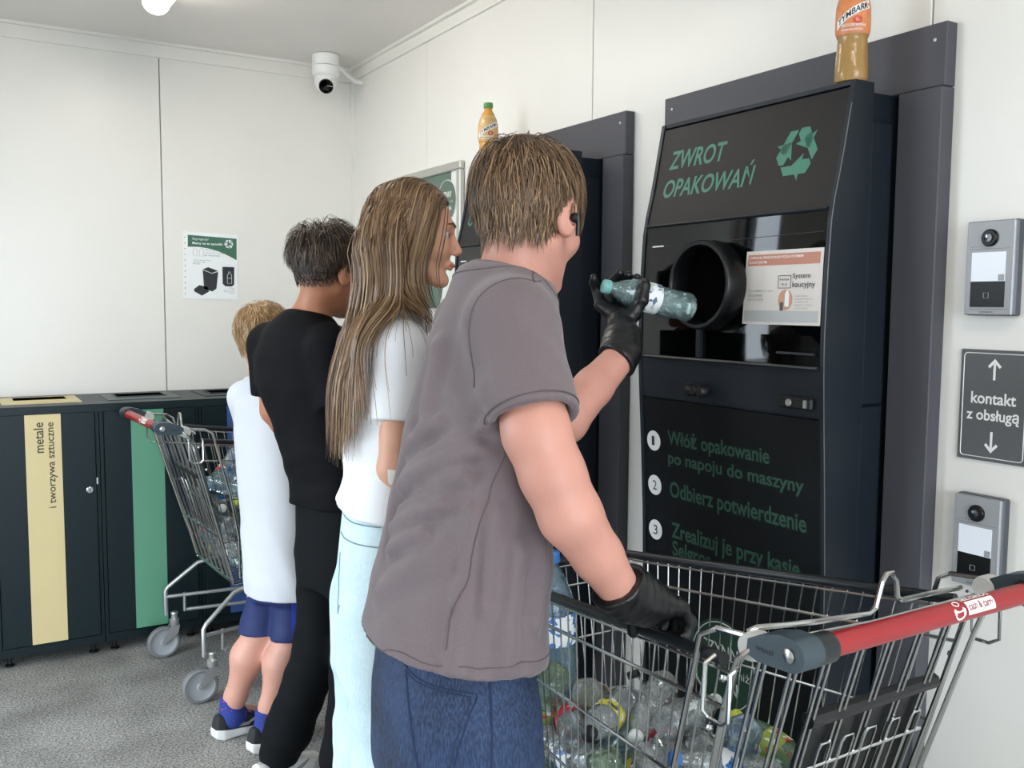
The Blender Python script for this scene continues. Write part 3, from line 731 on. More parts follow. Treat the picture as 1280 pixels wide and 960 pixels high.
        MB().lathe([(.0205,0),(.0205,.030),(.0185,.033)], 20, (s*.247, 0, 1.0), (-s,0,0)).build('holder_collar', M_rim, h, True)
        bt = MB().lathe([(.0095,0),(.0095,.003),(.008,.0042),(0,.0042)], 18, (s*.284, .002, 1.0), (s,0,0)).build('bolt', M_chrome, h, True)
        lt = MB(); put2d(lt, fit_text('wanzl', .030, .008, .01), (lambda a, b: (-.2845, .058-a, .990+b)) if s < 0 else (lambda a, b: (.2845, .028+a, .990+b))); lt.build('maker_lettering', M_rim, h)
    hb = MB().tube([(-.246,0,1.0), (.246,0,1.0)], .0155, 20).build('handle_bar', M_red, t, True)
    def onh(a, b, off=.0007): th = R(118)+b/.0155; r_ = .0155+off; return (a, r_*math.cos(th)*-1*-1, 1.0+r_*math.sin(th))
    def patch(mb, a0, a1, b0, b1, off):
        n = 6; vs = []
        for i in range(n+1): b = b0+(b1-b0)*i/n; vs += [onh(a0, b, off), onh(a1, b, off)]
        return mb.add(vs, [(2*i, 2*i+1, 2*i+3, 2*i+2) for i in range(n)])
    # printed label on the handle (towards the person pushing)
    def onp(a, b, off=.0007): th = R(150)-b/.0155; r_ = .0155+off; return (a, r_*math.cos(th), 1.0+r_*math.sin(th))
    pm = MB(); n = 6; vs = []
    for i in range(n+1): b = -.0095+.019*i/n; vs += [onp(.054, b), onp(.118, b)]
    lab = pm.add(vs, [(2*i, 2*i+1, 2*i+3, 2*i+2) for i in range(n)]).build('handle_label', M_white, hb, True)
    lt = MB(); put2d(lt, fit_text('cash & carry', .058, .0135, .008), lambda a, b: onp(.057+a, b-.0066, .0012)); lt.build('label_lettering', M_red, lab)
    lt = MB(); put2d(lt, fit_text('SELGROS', .068, .0065, .02), lambda a, b: onp(.050+a, .0115+b, .0010)); lt.build('shop_lettering', M_white, hb)
    lg = [(.036+.013*math.cos(a), -.002+.013*math.sin(a)) for a in np.linspace(math.pi, 2*math.pi, 11)]+[(.036+.009*math.cos(a), .001+.007*math.sin(a)) for a in np.linspace(2*math.pi, math.pi, 9)]
    k = 11; vs = [onp(*p) for p in lg]
    MB().add([onp(.036+.013*math.cos(a), -.001+.013*math.sin(a)) for a in np.linspace(math.pi*.95, 2.05*math.pi, 14)]+[onp(.036+.008*math.cos(a), .003+.004*math.sin(a)) for a in np.linspace(math.pi*.95, 2.05*math.pi, 14)],
             [(i, i+1, 15+i, 14+i) for i in range(13)]).build('handle_logo', M_white, hb)
    MB().tube([onp(.036+.006*math.cos(a), .010+.004*math.sin(a)) for a in np.linspace(0, 2*math.pi, 13)[:-1]], .0008, 4, closed=True).build('handle_logo', M_white, hb)
    # top rods with the hump
    MB().tube([V(-.215,.135,.972), V(-.222,.13,.980), V(-.212,.125,.985), V(-.10,.120,.975), V(.015,.118,.969), V(.030,.118,.975), V(.042,.118,1.012), V(.052,.118,1.024), V(.066,.118,1.024), V(.076,.118,1.010), V(.080,.118,.985), V(.088,.118,.977), V(.17,.12,.975), V(.245,.12,.972)], .0044, 8).build('top_rod', M_chrome, t, True)
    MB().tube([V(-.222,.13,.972), V(-.20,.112,.965), V(0,.100,.962), V(.25,.095,.965)], .0044, 8).build('top_rod', M_chrome, t, True)
    # folded child seat board: black plastic with wire loops
    def sp(x, v, o): p = rp(x, v); return p+V(0, -.0*o, 0)+o*V(0, .96, .27)
    bd = MB()
    pts = [(-.075,.27),(.215,.27),(.215,.66),(-.075,.66)]
    bd.add([sp(x, v, .006) for x, v in pts]+[sp(x, v, .020) for x, v in pts], [(3,2,1,0),(4,5,6,7),(0,1,5,4),(1,2,6,5),(2,3,7,6),(3,0,4,7)])
    seat = bd.build('child_seat_board', M_black, t)
    MB().tube([sp(x, .27, .006) for x in (-.085,.07,.225)], .0125, 8).build('seat_edge', M_black, seat, True)
    for x in (-.055, .0, .055, .115, .17):
        MB().tube([sp(x, .66, -.006), sp(x, .36, -.006), sp(x+.004, .345, -.006), sp(x+.022, .345, -.006), sp(x+.026, .36, -.006), sp(x+.026, .66, -.006)], .0024, 6).build('seat_loop', M_chrome, seat, True)
    MB().tube([sp(-.075, .42, -.005), sp(.215, .42, -.005)], .0028, 6).build('seat_rod', M_chrome, seat, True)
    # chassis and casters
    for s in (-1, 1):
        MB().tube([V(s*.225,.36,.40), V(s*.235,.25,.375), V(s*.262,.140,.285), V(s*.264,.130,.27), V(s*.264,.130,.17)], .0085, 10).build('chassis_leg', M_steel, t, True)
        MB().tube([V(s*.264,.125,.245), V(s*.19,.62,.245), V(s*.165,.79,.245)], .0075, 8).build('chassis_rail', M_steel, t, True)
        MB().tube([V(s*.264,.205,.180), V(s*.19,.62,.180), V(s*.165,.79,.180)], .0075, 8).build('chassis_rail', M_steel, t, True)
        MB().tube([V(s*.252,.200,.255), V(s*.252,.200,.178)], .006, 8).build('chassis_post', M_steel, t, True)
        MB().tube([V(s*.20,.56,.40), V(s*.20,.55,.33), V(s*.203,.54,.30), V(s*.203,.54,.18)], .0065, 8).build('chassis_post', M_steel, t, True)
        for yy, xx in ((.160, .258), (.775, .168)):
            c = thing_child('caster', t, (s*xx, yy, 0))
            MB().lathe([(.017,.125),(.019,.130),(.019,.150),(.015,.153),(.012,.156),(.012,.172),(.015,.174),(.013,.180),(0,.181)], 18).build('caster_head', M_steel, c, True)
            for q in (-1, 1):
                MB().add([(q*.0165, .017, .128), (q*.0165, -.017, .128), (q*.0165, -.056, .066), (q*.0165, -.046, .056), (q*.0165, -.032, .064), (q*.0165, .010, .095),
                          (q*.0190, .017, .128), (q*.0190, -.017, .128), (q*.0190, -.056, .066), (q*.0190, -.046, .056), (q*.0190, -.032, .064), (q*.0190, .010, .095)],
                         [(0,1,2,3,4,5), (11,10,9,8,7,6)]+[(i, (i+1) % 6, 6+(i+1) % 6, 6+i) for i in range(6)]).build('fork', M_steel, c)
            MB().lathe([(.050,-.014),(.058,-.0145),(.0625,-.010),(.0630,0),(.0625,.010),(.058,.0145),(.050,.014)], 32, (0,-.044,.063), (1,0,0), cap=False).build('tyre', M_tyre, c, True)
            MB().lathe([(0,-.0125),(.012,-.0125),(.014,-.009),(.044,-.009),(.0505,-.013),(.0505,.013),(.044,.009),(.014,.009),(.012,.0125),(0,.0125)], 32, (0,-.044,.063), (1,0,0)).build('wheel', M_hub, c, True)
            MB().lathe([(.006,-.021),(.006,.021)], 10, (0,-.044,.063), (1,0,0)).build('axle', M_steel, c, True)
    return t
def thing_child(name, parent, loc):
    o = bpy.data.objects.new(name, None); COL.objects.link(o); o.parent = parent; o.location = loc; o.empty_display_size = .02
    return o
CART1 = ((1.152, .77, 0), 0.0)
CART2 = ((.590, 3.565, 0), R(-87))
k1 = shopping_cart('near wire shopping cart with red handle, steadied by the brown-shirted boy', *CART1)
k2 = copy_tree(k1); k2.location = CART2[0]; k2.rotation_euler = (0, 0, CART2[1])
k2['label'] = 'far wire shopping cart full of bottles beside the bin cabinets'

# ------------------------------------------------------------------ empty bottles
M_clear = pet('clear_pet', (.90,.95,.95,1), .38)
M_aqua = pet('aqua_pet', (.55,.80,.80,1), .38)
M_bluep = pet('blue_pet', (.42,.68,.86,1), .38)
M_greenp = pet('green_pet', (.45,.68,.40,1), .38)
BL, BR = .215, .0325
def bottle_meshes(kind, body, label, capm, h=BL, r=BR):
    """returns [(name, mesh)] in a frame whose z runs from base to cap"""
    k = h/.215; q = r/.0325; out = []
    def mk(nm, mb, mt_):
        me = bpy.data.meshes.new(nm); me.from_pydata(mb.v, [], mb.f); me.update(); me.materials.append(mt_)
        me.polygons.foreach_set('use_smooth', [True]*len(me.polygons)); out.append((nm, me))
    if kind == 'can':
        mk('can_body', MB().lathe([(.024,0),(.030,.004),(.033,.012),(.033,.118),(.031,.126),(.027,.131),(.025,.130),(0,.128)], 20), label)
        mk('can_lid', MB().lathe([(.026,.1285),(.0255,.1315),(.0235,.1315),(.023,.1295),(0,.1292)], 20), M_steel)
        return out
    pr = [(.020,.004),(.026,0),(.0318,.010),(.0325,.022),(.0315,.030),(.0325,.038),(.0310,.046),(.0325,.054),(.0305,.066),(.0300,.078),(.0318,.084),(.0318,.128),(.0322,.136),(.0300,.150),(.0235,.170),(.0160,.186),(.0125,.193),(.0125,.203)]
    mb = MB().lathe([(a*q, b*k) for a, b in pr], 20, lob=.055, lobz=(0,.02))
    # crumple the wall a little
    rg = random.Random(hash(kind+body.name) % 1000); v2 = []
    ph = [rg.uniform(0, 6.3) for _ in range(6)]
    for x, y, z in mb.v:
        if z > .02*k and z < .17*k:
            a = math.atan2(y, x); d = 1+.05*math.sin(2*a+ph[0]+z*30)*math.sin(z*55+ph[1])+.03*math.sin(5*a+ph[2]+z*80)
            x *= d; y *= d
        v2.append((x, y, z))
    mb.v = v2
    mk('bottle_body', mb, body)
    if label: mk('label', MB().lathe([(.0330*q,.086*k),(.0333*q,.090*k),(.0333*q,.126*k),(.0330*q,.129*k)], 20, cap=False), label)
    mk('cap', MB().lathe([(.0145*q,.199*k),(.0150*q,.200*k),(.0150*q,.2115*k),(.0140*q,.2145*k),(0,.2148*k)], 16), capm)
    return out
def stripes_mat(name, base, c2, c3):
    mt_ = mat(name, base, .35); nt = mt_.node_tree; b = nt.nodes['Principled BSDF']
    tc = nt.nodes.new('ShaderNodeTexCoord'); n = nt.nodes.new('ShaderNodeTexVoronoi'); n.inputs['Scale'].default_value = 90
    rp_ = nt.nodes.new('ShaderNodeValToRGB'); rp_.color_ramp.interpolation = 'CONSTANT'
    rp_.color_ramp.elements[0].color = base; rp_.color_ramp.elements[1].position = .55; rp_.color_ramp.elements[1].color = c2
    e_ = rp_.color_ramp.elements.new(.8); e_.color = c3
    sp_ = nt.nodes.new('ShaderNodeSeparateColor')
    nt.links.new(tc.outputs['Object'], n.inputs['Vector']); nt.links.new(n.outputs['Color'], sp_.inputs[0]); nt.links.new(sp_.outputs[0], rp_.inputs[0]); nt.links.new(rp_.outputs[0], b.inputs['Base Color'])
    return mt_
W3 = rgb(232,236,238)
L_blue = stripes_mat('label_blue_white', W3, rgb(70,120,190), rgb(40,80,150))
L_red = stripes_mat('label_crimson', rgb(196,40,66), rgb(220,70,90), W3)
L_white = stripes_mat('label_white_grey', W3, rgb(190,196,200), rgb(90,110,130))
L_yel = stripes_mat('label_yellow_black', rgb(214,206,70), rgb(40,40,40), W3)
L_brown = stripes_mat('label_tan', rgb(206,164,140), rgb(150,80,70), rgb(230,210,190))
L_green = stripes_mat('label_green_fruit', rgb(150,170,70), rgb(200,60,50), W3)
L_can = stripes_mat('can_silver_blue', rgb(214,220,226), rgb(60,110,180), rgb(190,196,202))
C_blue = mat('cap_blue', rgb(60,120,190), .4); C_white = mat('cap_white', rgb(226,230,230), .4); C_aqua = mat('cap_aqua', rgb(120,180,176), .4)
C_yel = mat('cap_lime', rgb(196,204,80), .4); C_blk = mat('cap_black', rgb(30,32,34), .4); C_red = mat('cap_red', rgb(190,44,56), .4)
PROTO = [
 ('plastic_bottle', bottle_meshes('a', M_clear, L_blue, C_blue), 'clear bottle with blue cap and label'),
 ('plastic_bottle', bottle_meshes('b', M_aqua, L_white, C_aqua), 'aqua tinted bottle with pale label'),
 ('plastic_bottle', bottle_meshes('c', M_clear, None, C_white), 'clear unlabelled bottle with white cap'),
 ('plastic_bottle', bottle_meshes('d', M_clear, L_red, C_red), 'clear bottle with crimson label'),
 ('plastic_bottle', bottle_meshes('e', M_greenp, L_green, C_yel), 'green tinted bottle with fruit label'),
 ('plastic_bottle', bottle_meshes('f', M_clear, L_yel, C_blk), 'clear bottle with yellow and black label'),
 ('drink_can', bottle_meshes('can', M_clear, L_can, C_blk), 'silver and blue drink can'),
 ('plastic_bottle', bottle_meshes('g', M_bluep, None, C_blue), 'blue tinted bottle without label'),
 ('plastic_bottle', bottle_meshes('h', M_clear, L_brown, C_yel), 'clear bottle with tan label'),
]
def place_bottle(kind, base, axis, where, group, roll_=0, label=None):
    nm, ms, lb = PROTO[kind]
    ax = Vector(axis).normalized(); q = Vector((0,0,1)).rotation_difference(ax)
    o = bpy.data.objects.new(nm, None); COL.objects.link(o); o.empty_display_size = .03
    o.location = base; o.rotation_mode = 'QUATERNION'; o.rotation_quaternion = q @ Matrix.Rotation(roll_, 3, 'Z').to_quaternion()
    tag(o, label or lb+' '+where, 'can' if nm == 'drink_can' else 'bottle', group)
    for n_, me in ms:
        c = bpy.data.objects.new(n_, me); COL.objects.link(c); c.parent = o
    return o
def fill_cart(n, ztop, seed, origin, rz, where, group, sides):
    rg = np.random.default_rng(seed)
    kinds = rg.choice(len(PROTO), n, p=[.2,.17,.2,.09,.06,.06,.05,.1,.07])
    Ls = np.where(kinds == 6, .132, .215)-.065
    c = np.stack([rg.uniform(-.12,.12,n), rg.uniform(.33,.78,n), rg.uniform(.48,ztop,n)], 1)
    d = rg.normal(size=(n,3)); d[:,2] *= .45; d /= np.linalg.norm(d, axis=1)[:,None]
    a = c-d*Ls[:,None]/2; b = c+d*Ls[:,None]/2
    iu = np.triu_indices(3*n, 1); own = np.tile(np.arange(n), 3); ok = own[iu[0]] != own[iu[1]]; I, J = iu[0][ok], iu[1][ok]
    rr = .0345
    for it in range(260):
        g = .0016 if it < 200 else .0004
        a[:,2] -= g; b[:,2] -= g
        S = np.concatenate([a, (a+b)/2, b]); D = np.zeros_like(S)
        dv = S[I]-S[J]; dist = np.linalg.norm(dv, axis=1)+1e-9; pen = 2*rr-dist; mk = pen > 0
        ps = dv[mk]/dist[mk][:,None]*(pen[mk]*.25)[:,None]
        np.add.at(D, I[mk], ps); np.add.at(D, J[mk], -ps)
        a += D[:n]+D[n:2*n]*.5; b += D[2*n:]+D[n:2*n]*.5
        for P in (a, b):
            z = np.clip((P[:,2]-.405)/.53, 0, 1); y = np.clip((P[:,1]-.11)/.82, 0, 1)
            hw = (.232+.03*z)-(.088*y)-rr-.006
            P[:,0] = np.clip(P[:,0], -hw, hw)
            P[:,1] = np.clip(P[:,1], .250-.14*z+rr+.022, .845+.07*z-rr-.004)
            P[:,2] = np.maximum(P[:,2], .422+rr)
        m_ = (a+b)/2; dd = b-a; dd /= np.linalg.norm(dd, axis=1)[:,None]+1e-9
        a = m_-dd*Ls[:,None]/2; b = m_+dd*Ls[:,None]/2
    cz, sz = math.cos(rz), math.sin(rz)
    mid = (a+b)/2; zr = np.argsort(np.argsort(mid[:,2]))/n
    def spot(i):
        lvl = 'atop' if zr[i] > .72 else ('midway down' if zr[i] > .34 else 'deep in')
        end = ['handle end', 'middle', 'front end'][int(np.clip((mid[i,1]-.28)/.19, 0, 2))]
        sd_ = sides[int(mid[i,0] > 0)]
        return lvl+' '+where+' heap, '+end+', '+sd_+' side'
    for i in range(n):
        dd = (b[i]-a[i])/np.linalg.norm(b[i]-a[i]); p = a[i]-dd*.033
        W = lambda v: (cz*v[0]-sz*v[1], sz*v[0]+cz*v[1], v[2])
        q = W(p); place_bottle(int(kinds[i]), (q[0]+origin[0], q[1]+origin[1], q[2]), W(dd), spot(i), group, rg.uniform(0, 6.28))
fill_cart(42, .66, 3, CART1[0], CART1[1], 'near cart', 'empties in the near cart', ('near', 'wall'))
big = ('plastic_bottle', bottle_meshes('big', M_bluep, L_blue, C_blue, .32, .046), 'x'); PROTO.append(big)
place_bottle(len(PROTO)-1, (1.075, 1.575, .590), (-.06,.04,1), '', 'empties in the near cart', .3, 'large blue tinted water bottle upright at the front of the near cart')
PROTO.pop()
fill_cart(124, .95, 5, CART2[0], CART2[1], 'far cart', 'empties in the far cart', ('cabinet', 'open'))
# ------------------------------------------------------------------ people: smooth implicit bodies turned into meshes
A = lambda *a: np.array(a, np.float32)
def nrm(v): v = np.asarray(v, float); return v/(np.linalg.norm(v)+1e-12)
def surface_nets(fn, lo, hi, h):
    lo = np.asarray(lo, float)-2*h; B = 4
    n = np.maximum(np.ceil((np.asarray(hi, float)+2*h-lo)/(h*B)).astype(int), 2)      # blocks
    cx = [lo[i]+h*(B*(np.arange(n[i]))+(B-1)/2) for i in range(3)]
    Cg = np.stack(np.meshgrid(*cx, indexing='ij'), -1).reshape(-1, 3).astype(np.float32)
    Cv = fn(Cg).reshape(n); act = np.abs(Cv) < h*B*1.35
    N = n*B
    Vv = np.repeat(np.repeat(np.repeat(Cv, B, 0), B, 1), B, 2).astype(np.float32)
    bi = np.argwhere(act); off = np.stack(np.meshgrid(*[np.arange(B)]*3, indexing='ij'), -1).reshape(-1, 3)
    idx = (bi[:, None, :]*B+off[None]).reshape(-1, 3)
    Vv[idx[:, 0], idx[:, 1], idx[:, 2]] = np.concatenate([fn((lo+h*c).astype(np.float32)) for c in np.array_split(idx, max(1, len(idx)//400000))])
    s = Vv < 0
    # active cells
    c8 = [s[i:N[0]-1+i, j:N[1]-1+j, k:N[2]-1+k] for i in (0,1) for j in (0,1) for k in (0,1)]
    anyv = c8[0].copy(); allv = c8[0].copy()
    for q in c8[1:]: anyv |= q; allv &= q
    cell = np.argwhere(anyv & ~allv); vid = np.full(np.array(N)-1, -1, np.int64); vid[tuple(cell.T)] = np.arange(len(cell))
    acc = np.zeros((len(cell), 3)); cnt = np.zeros(len(cell))
    cor = [(i, j, k) for i in (0,1) for j in (0,1) for k in (0,1)]
    val = {c: Vv[cell[:,0]+c[0], cell[:,1]+c[1], cell[:,2]+c[2]] for c in cor}
    for a in cor:
        for ax in range(3):
            if a[ax] == 0:
                b = list(a); b[ax] = 1; b = tuple(b); va, vb = val[a], val[b]; m_ = (va < 0) != (vb < 0)
                t = va[m_]/(va[m_]-vb[m_]); p = np.tile(np.array(a, float), (m_.sum(), 1)); p[:, ax] = t
                acc[m_] += p; cnt[m_] += 1
    verts = lo+h*(cell+acc/cnt[:, None])
    faces = []
    for ax in range(3):
        u, v = [(1,2),(2,0),(0,1)][ax]
        sl0 = [slice(None)]*3; sl1 = [slice(None)]*3; sl0[ax] = slice(0, N[ax]-1); sl1[ax] = slice(1, N[ax])
        e = np.argwhere(s[tuple(sl0)] != s[tuple(sl1)])
        e = e[(e[:, u] > 0) & (e[:, v] > 0) & (e[:, u] < N[u]-1) & (e[:, v] < N[v]-1)]
        ins = s[e[:,0], e[:,1], e[:,2]]
        def vi(du, dv):
            q = e.copy(); q[:, u] -= du; q[:, v] -= dv; return vid[q[:,0], q[:,1], q[:,2]]
        quad = np.stack([vi(1,1), vi(0,1), vi(0,0), vi(1,0)], 1)
        quad[~ins] = quad[~ins][:, ::-1]; faces.append(quad)
    return verts, np.concatenate(faces)
def np_mesh(name, V_, F_, mt, parent, origin, smooth=True):
    me = bpy.data.meshes.new(name); V_ = np.asarray(V_)-np.asarray(origin)
    me.vertices.add(len(V_)); me.vertices.foreach_set('co', V_.astype(np.float32).ravel())
    nf = len(F_); k = F_.shape[1]
    me.loops.add(nf*k); me.loops.foreach_set('vertex_index', F_.astype(np.int32).ravel())
    me.polygons.add(nf); me.polygons.foreach_set('loop_start', (np.arange(nf)*k).astype(np.int32))
    me.polygons.foreach_set('use_smooth', np.full(nf, smooth)); me.update(calc_edges=True); me.validate()
    if mt: me.materials.append(mt)
    o = bpy.data.objects.new(name, me); COL.objects.link(o)
    if parent: o.parent = parent
    return o
# distance helpers ------------------------------------------------
def rc(P, a, b, r1, r2):
    a = A(*a); b = A(*b); ba = b-a; pa = P-a; t = np.clip(pa@ba/max(float(ba@ba), 1e-9), 0, 1)
    return np.linalg.norm(pa-t[:, None]*ba, axis=1)-(r1+t*(r2-r1))
def sph(P, c, r): return np.linalg.norm(P-A(*c), axis=1)-r
def ell(P, c, r, M3=None):
    q = P-A(*c)
    if M3 is not None: q = q@M3.astype(np.float32)
    r = A(*r); k0 = np.linalg.norm(q/r, axis=1); k1 = np.linalg.norm(q/(r*r), axis=1)+1e-9
    return k0*(k0-1)/k1
def smin(a, b, k):
    h = np.clip(.5+.5*(b-a)/k, 0, 1); return b+(a-b)*h-k*h*(1-h)
def smax(a, b, k): return -smin(-a, -b, k)
def chain(P, pts, rs, k=.01):
    d = None
    for i in range(len(pts)-1):
        e = rc(P, pts[i], pts[i+1], rs[i], rs[i+1]); d = e if d is None else smin(d, e, k)
    return d
def frame(yaw_deg, pitch_deg=0, tilt_deg=0):
    """columns: right, forward, up of a figure facing yaw (0 = towards the machine wall); pitch>0 looks down"""
    y, p, t = R(yaw_deg), R(pitch_deg), R(tilt_deg)
    f = np.array((math.cos(y)*math.cos(p), math.sin(y)*math.cos(p), -math.sin(p))); r = np.array((math.sin(y), -math.cos(y), 0)); u = np.cross(r, f)
    r, u = r*math.cos(t)+u*math.sin(t), -r*math.sin(t)+u*math.cos(t)
    return np.stack([r, f, u], 1)
def loft(P, secs, Fr, n=2.3):
    """upright tube of super-ellipse sections [(z, cx, cy, a lateral, b depth)], world centres"""
    S = np.array(secs, float); z = P[:, 2]; zz = np.clip(z, S[0,0], S[-1,0])
    I = [np.interp(zz, S[:,0], S[:,i]).astype(np.float32) for i in range(1, 5)]
    dx = P[:,0]-I[0]; dy = P[:,1]-I[1]
    l = dx*Fr[0,0]+dy*Fr[1,0]; f = dx*Fr[0,1]+dy*Fr[1,1]
    q = (np.abs(l/I[2])**n+np.abs(f/I[3])**n)**(1/n)+1e-6
    rad = np.sqrt(l*l+f*f); dl = np.where(q > .2, rad*(1-1/q), -np.minimum(I[2], I[3])*.8)
    return dl, l, f
_ph = np.random.default_rng(3).uniform(0, 6.28, (40,)); _dr = np.random.default_rng(4).normal(size=(40, 3)); _dr /= np.linalg.norm(_dr, axis=1)[:, None]
def wob(P, freq, seed=0, oct_=4):
    v = np.zeros(len(P), np.float32)
    for i in range(oct_):
        k = (seed*5+i) % 40; v += np.sin(P@(_dr[k].astype(np.float32))*freq*(1+.37*i)+_ph[k])
    return v/oct_
def folds(P, d, k, amp, seed, warp=.9, wf=14.):
    d = nrm(d).astype(np.float32); ph = P@d*k+warp*wob(P, wf, seed); s_ = np.sin(ph)
    return amp*(s_*np.abs(s_)**.0*.7+.3*np.sin(2*ph+1.3))*(.55+.45*wob(P, wf*.6, seed+3))
def creases(P, segs):
    o = np.zeros(len(P), np.float32)
    for a, b, am, w_ in segs: o -= am*np.exp(-(rc(P, a, b, 0, 0)/w_)**2)
    return o
# head ------------------------------------------------------------
def head_sdf(Pw, hc, HF, s, fem=False):
    q = ((Pw-A(*hc))@HF.astype(np.float32))/s
    ax = np.abs(q[:, 0]); Q = np.stack([ax, q[:,1], q[:,2]], 1)
    d = ell(q, (0,-.010,.045), (.0735,.096,.084))
    d = smin(d, ell(q, (0,-.042,.002), (.058,.050,.055)), .03)
    d = smin(d, ell(q, (0,.032,-.022), (.058,.062,.082)), .03)
    d = smin(d, rc(Q, (.048,.000,-.045), (.016,.068,-.096), .020, .017), .022)
    d = smin(d, sph(q, (0,.078,-.097), .0165 if not fem else .014), .018)
    d = smin(d, sph(Q, (.036,.064,-.022), .026), .02)                      # cheeks
    d = smin(d, rc(Q, (0,.088,.030), (.034,.080,.027), .011, .010), .014)  # brow
    d = smax(d, -sph(Q, (.032,.104,.008), .0165), .012)                    # eye sockets
    d = smin(d, rc(q, (0,.089,.014), (0,.1095,-.026), .0072, .0098), .010)   # nose
    d = smin(d, sph(Q, (.0095,.1035,-.031), .0075), .006)
    d = smin(d, rc(Q, (0,.0965,-.056), (.018,.088,-.058), .0062, .004), .006)  # lips
    d = smin(d, rc(Q, (0,.0945,-.066), (.016,.087,-.064), .0068, .004), .005)
    e = ell(Q, (.081,-.008,-.001), (.0095,.0215,.036), np.array([[.9,.43,0],[-.43,.9,0],[0,0,1.]]))
    e = smax(e, -ell(Q, (.0885,.000,.002), (.007,.011,.020), np.array([[.9,.43,0],[-.43,.9,0],[0,0,1.]])), .004)
    e = smin(e, sph(Q, (.077,.000,-.028), .0085), .006)
    if fem: e = e+.012
    d = smin(d, e, .006)
    return d*s
def skull(q):       # simplified head used to comb hair over (head-local metres at scale 1)
    d = ell(q, (0,-.010,.045), (.0735,.096,.084))
    d = smin(d, ell(q, (0,-.042,.002), (.058,.050,.055)), .03)
    d = smin(d, ell(q, (0,.032,-.022), (.058,.062,.082)), .03)
    d = smin(d, rc(q, (0,-.025,-.04), (0,-.035,-.13), .05, .052), .03)
    return d
def grad(fn, p, e=.002):
    g = np.stack([fn(p+A(e,0,0))-fn(p-A(e,0,0)), fn(p+A(0,e,0))-fn(p-A(0,e,0)), fn(p+A(0,0,e))-fn(p-A(0,0,e))], 1)
    return g/(np.linalg.norm(g, axis=1)[:, None]+1e-9)
def hair_mat(name, dark, mid, light, rough=.42):
    mt = bpy.data.materials.new(name); mt.use_nodes = True; nt = mt.node_tree; b = nt.nodes['Principled BSDF']
    at = nt.nodes.new('ShaderNodeAttribute'); at.attribute_name = 'tint'
    rp_ = nt.nodes.new('ShaderNodeValToRGB'); rp_.color_ramp.elements[0].color = dark; rp_.color_ramp.elements[1].color = light
    e_ = rp_.color_ramp.elements.new(.5); e_.color = mid
    nt.links.new(at.outputs['Fac'], rp_.inputs[0]); nt.links.new(rp_.outputs[0], b.inputs['Base Color'])
    b.inputs['Roughness'].default_value = rough; b.inputs['Specular IOR Level'].default_value = .45
    return mt
def ribbons(paths, side, width, taper=.25):
    """paths (n, k, 3), side (n, k, 3) unit width direction -> verts, quads, tint"""
    n, k, _ = paths.shape
    w_ = width*np.concatenate([np.linspace(.8, 1, k//2), np.linspace(1, taper, k-k//2)])[None, :, None]
    V_ = np.stack([paths-side*w_/2, paths+side*w_/2], 2).reshape(n, k*2, 3)
    base = np.arange(n)[:, None, None]*k*2; i = np.arange(k-1)
    f = np.stack([2*i, 2*i+1, 2*i+3, 2*i+2], 1)[None]+base
    return V_.reshape(-1, 3), f.reshape(-1, 4)
def hair_object(name, parent, origin, shell, rib, n_str, k, rg, mt, shell_tint=.12):
    V1, F1 = shell; V2, F2 = rib
    V_ = np.concatenate([V1, V2]); F_ = np.concatenate([F1, F2+len(V1)])
    o = np_mesh(name, V_, F_, mt, parent, origin)
    tint = np.concatenate([np.full(len(V1), shell_tint), np.repeat(np.clip(rg.normal(.45, .30, n_str), 0, 1), 2*k)])
    at = o.data.attributes.new('tint', 'FLOAT', 'POINT'); at.data.foreach_set('value', tint.astype(np.float32))
    return o
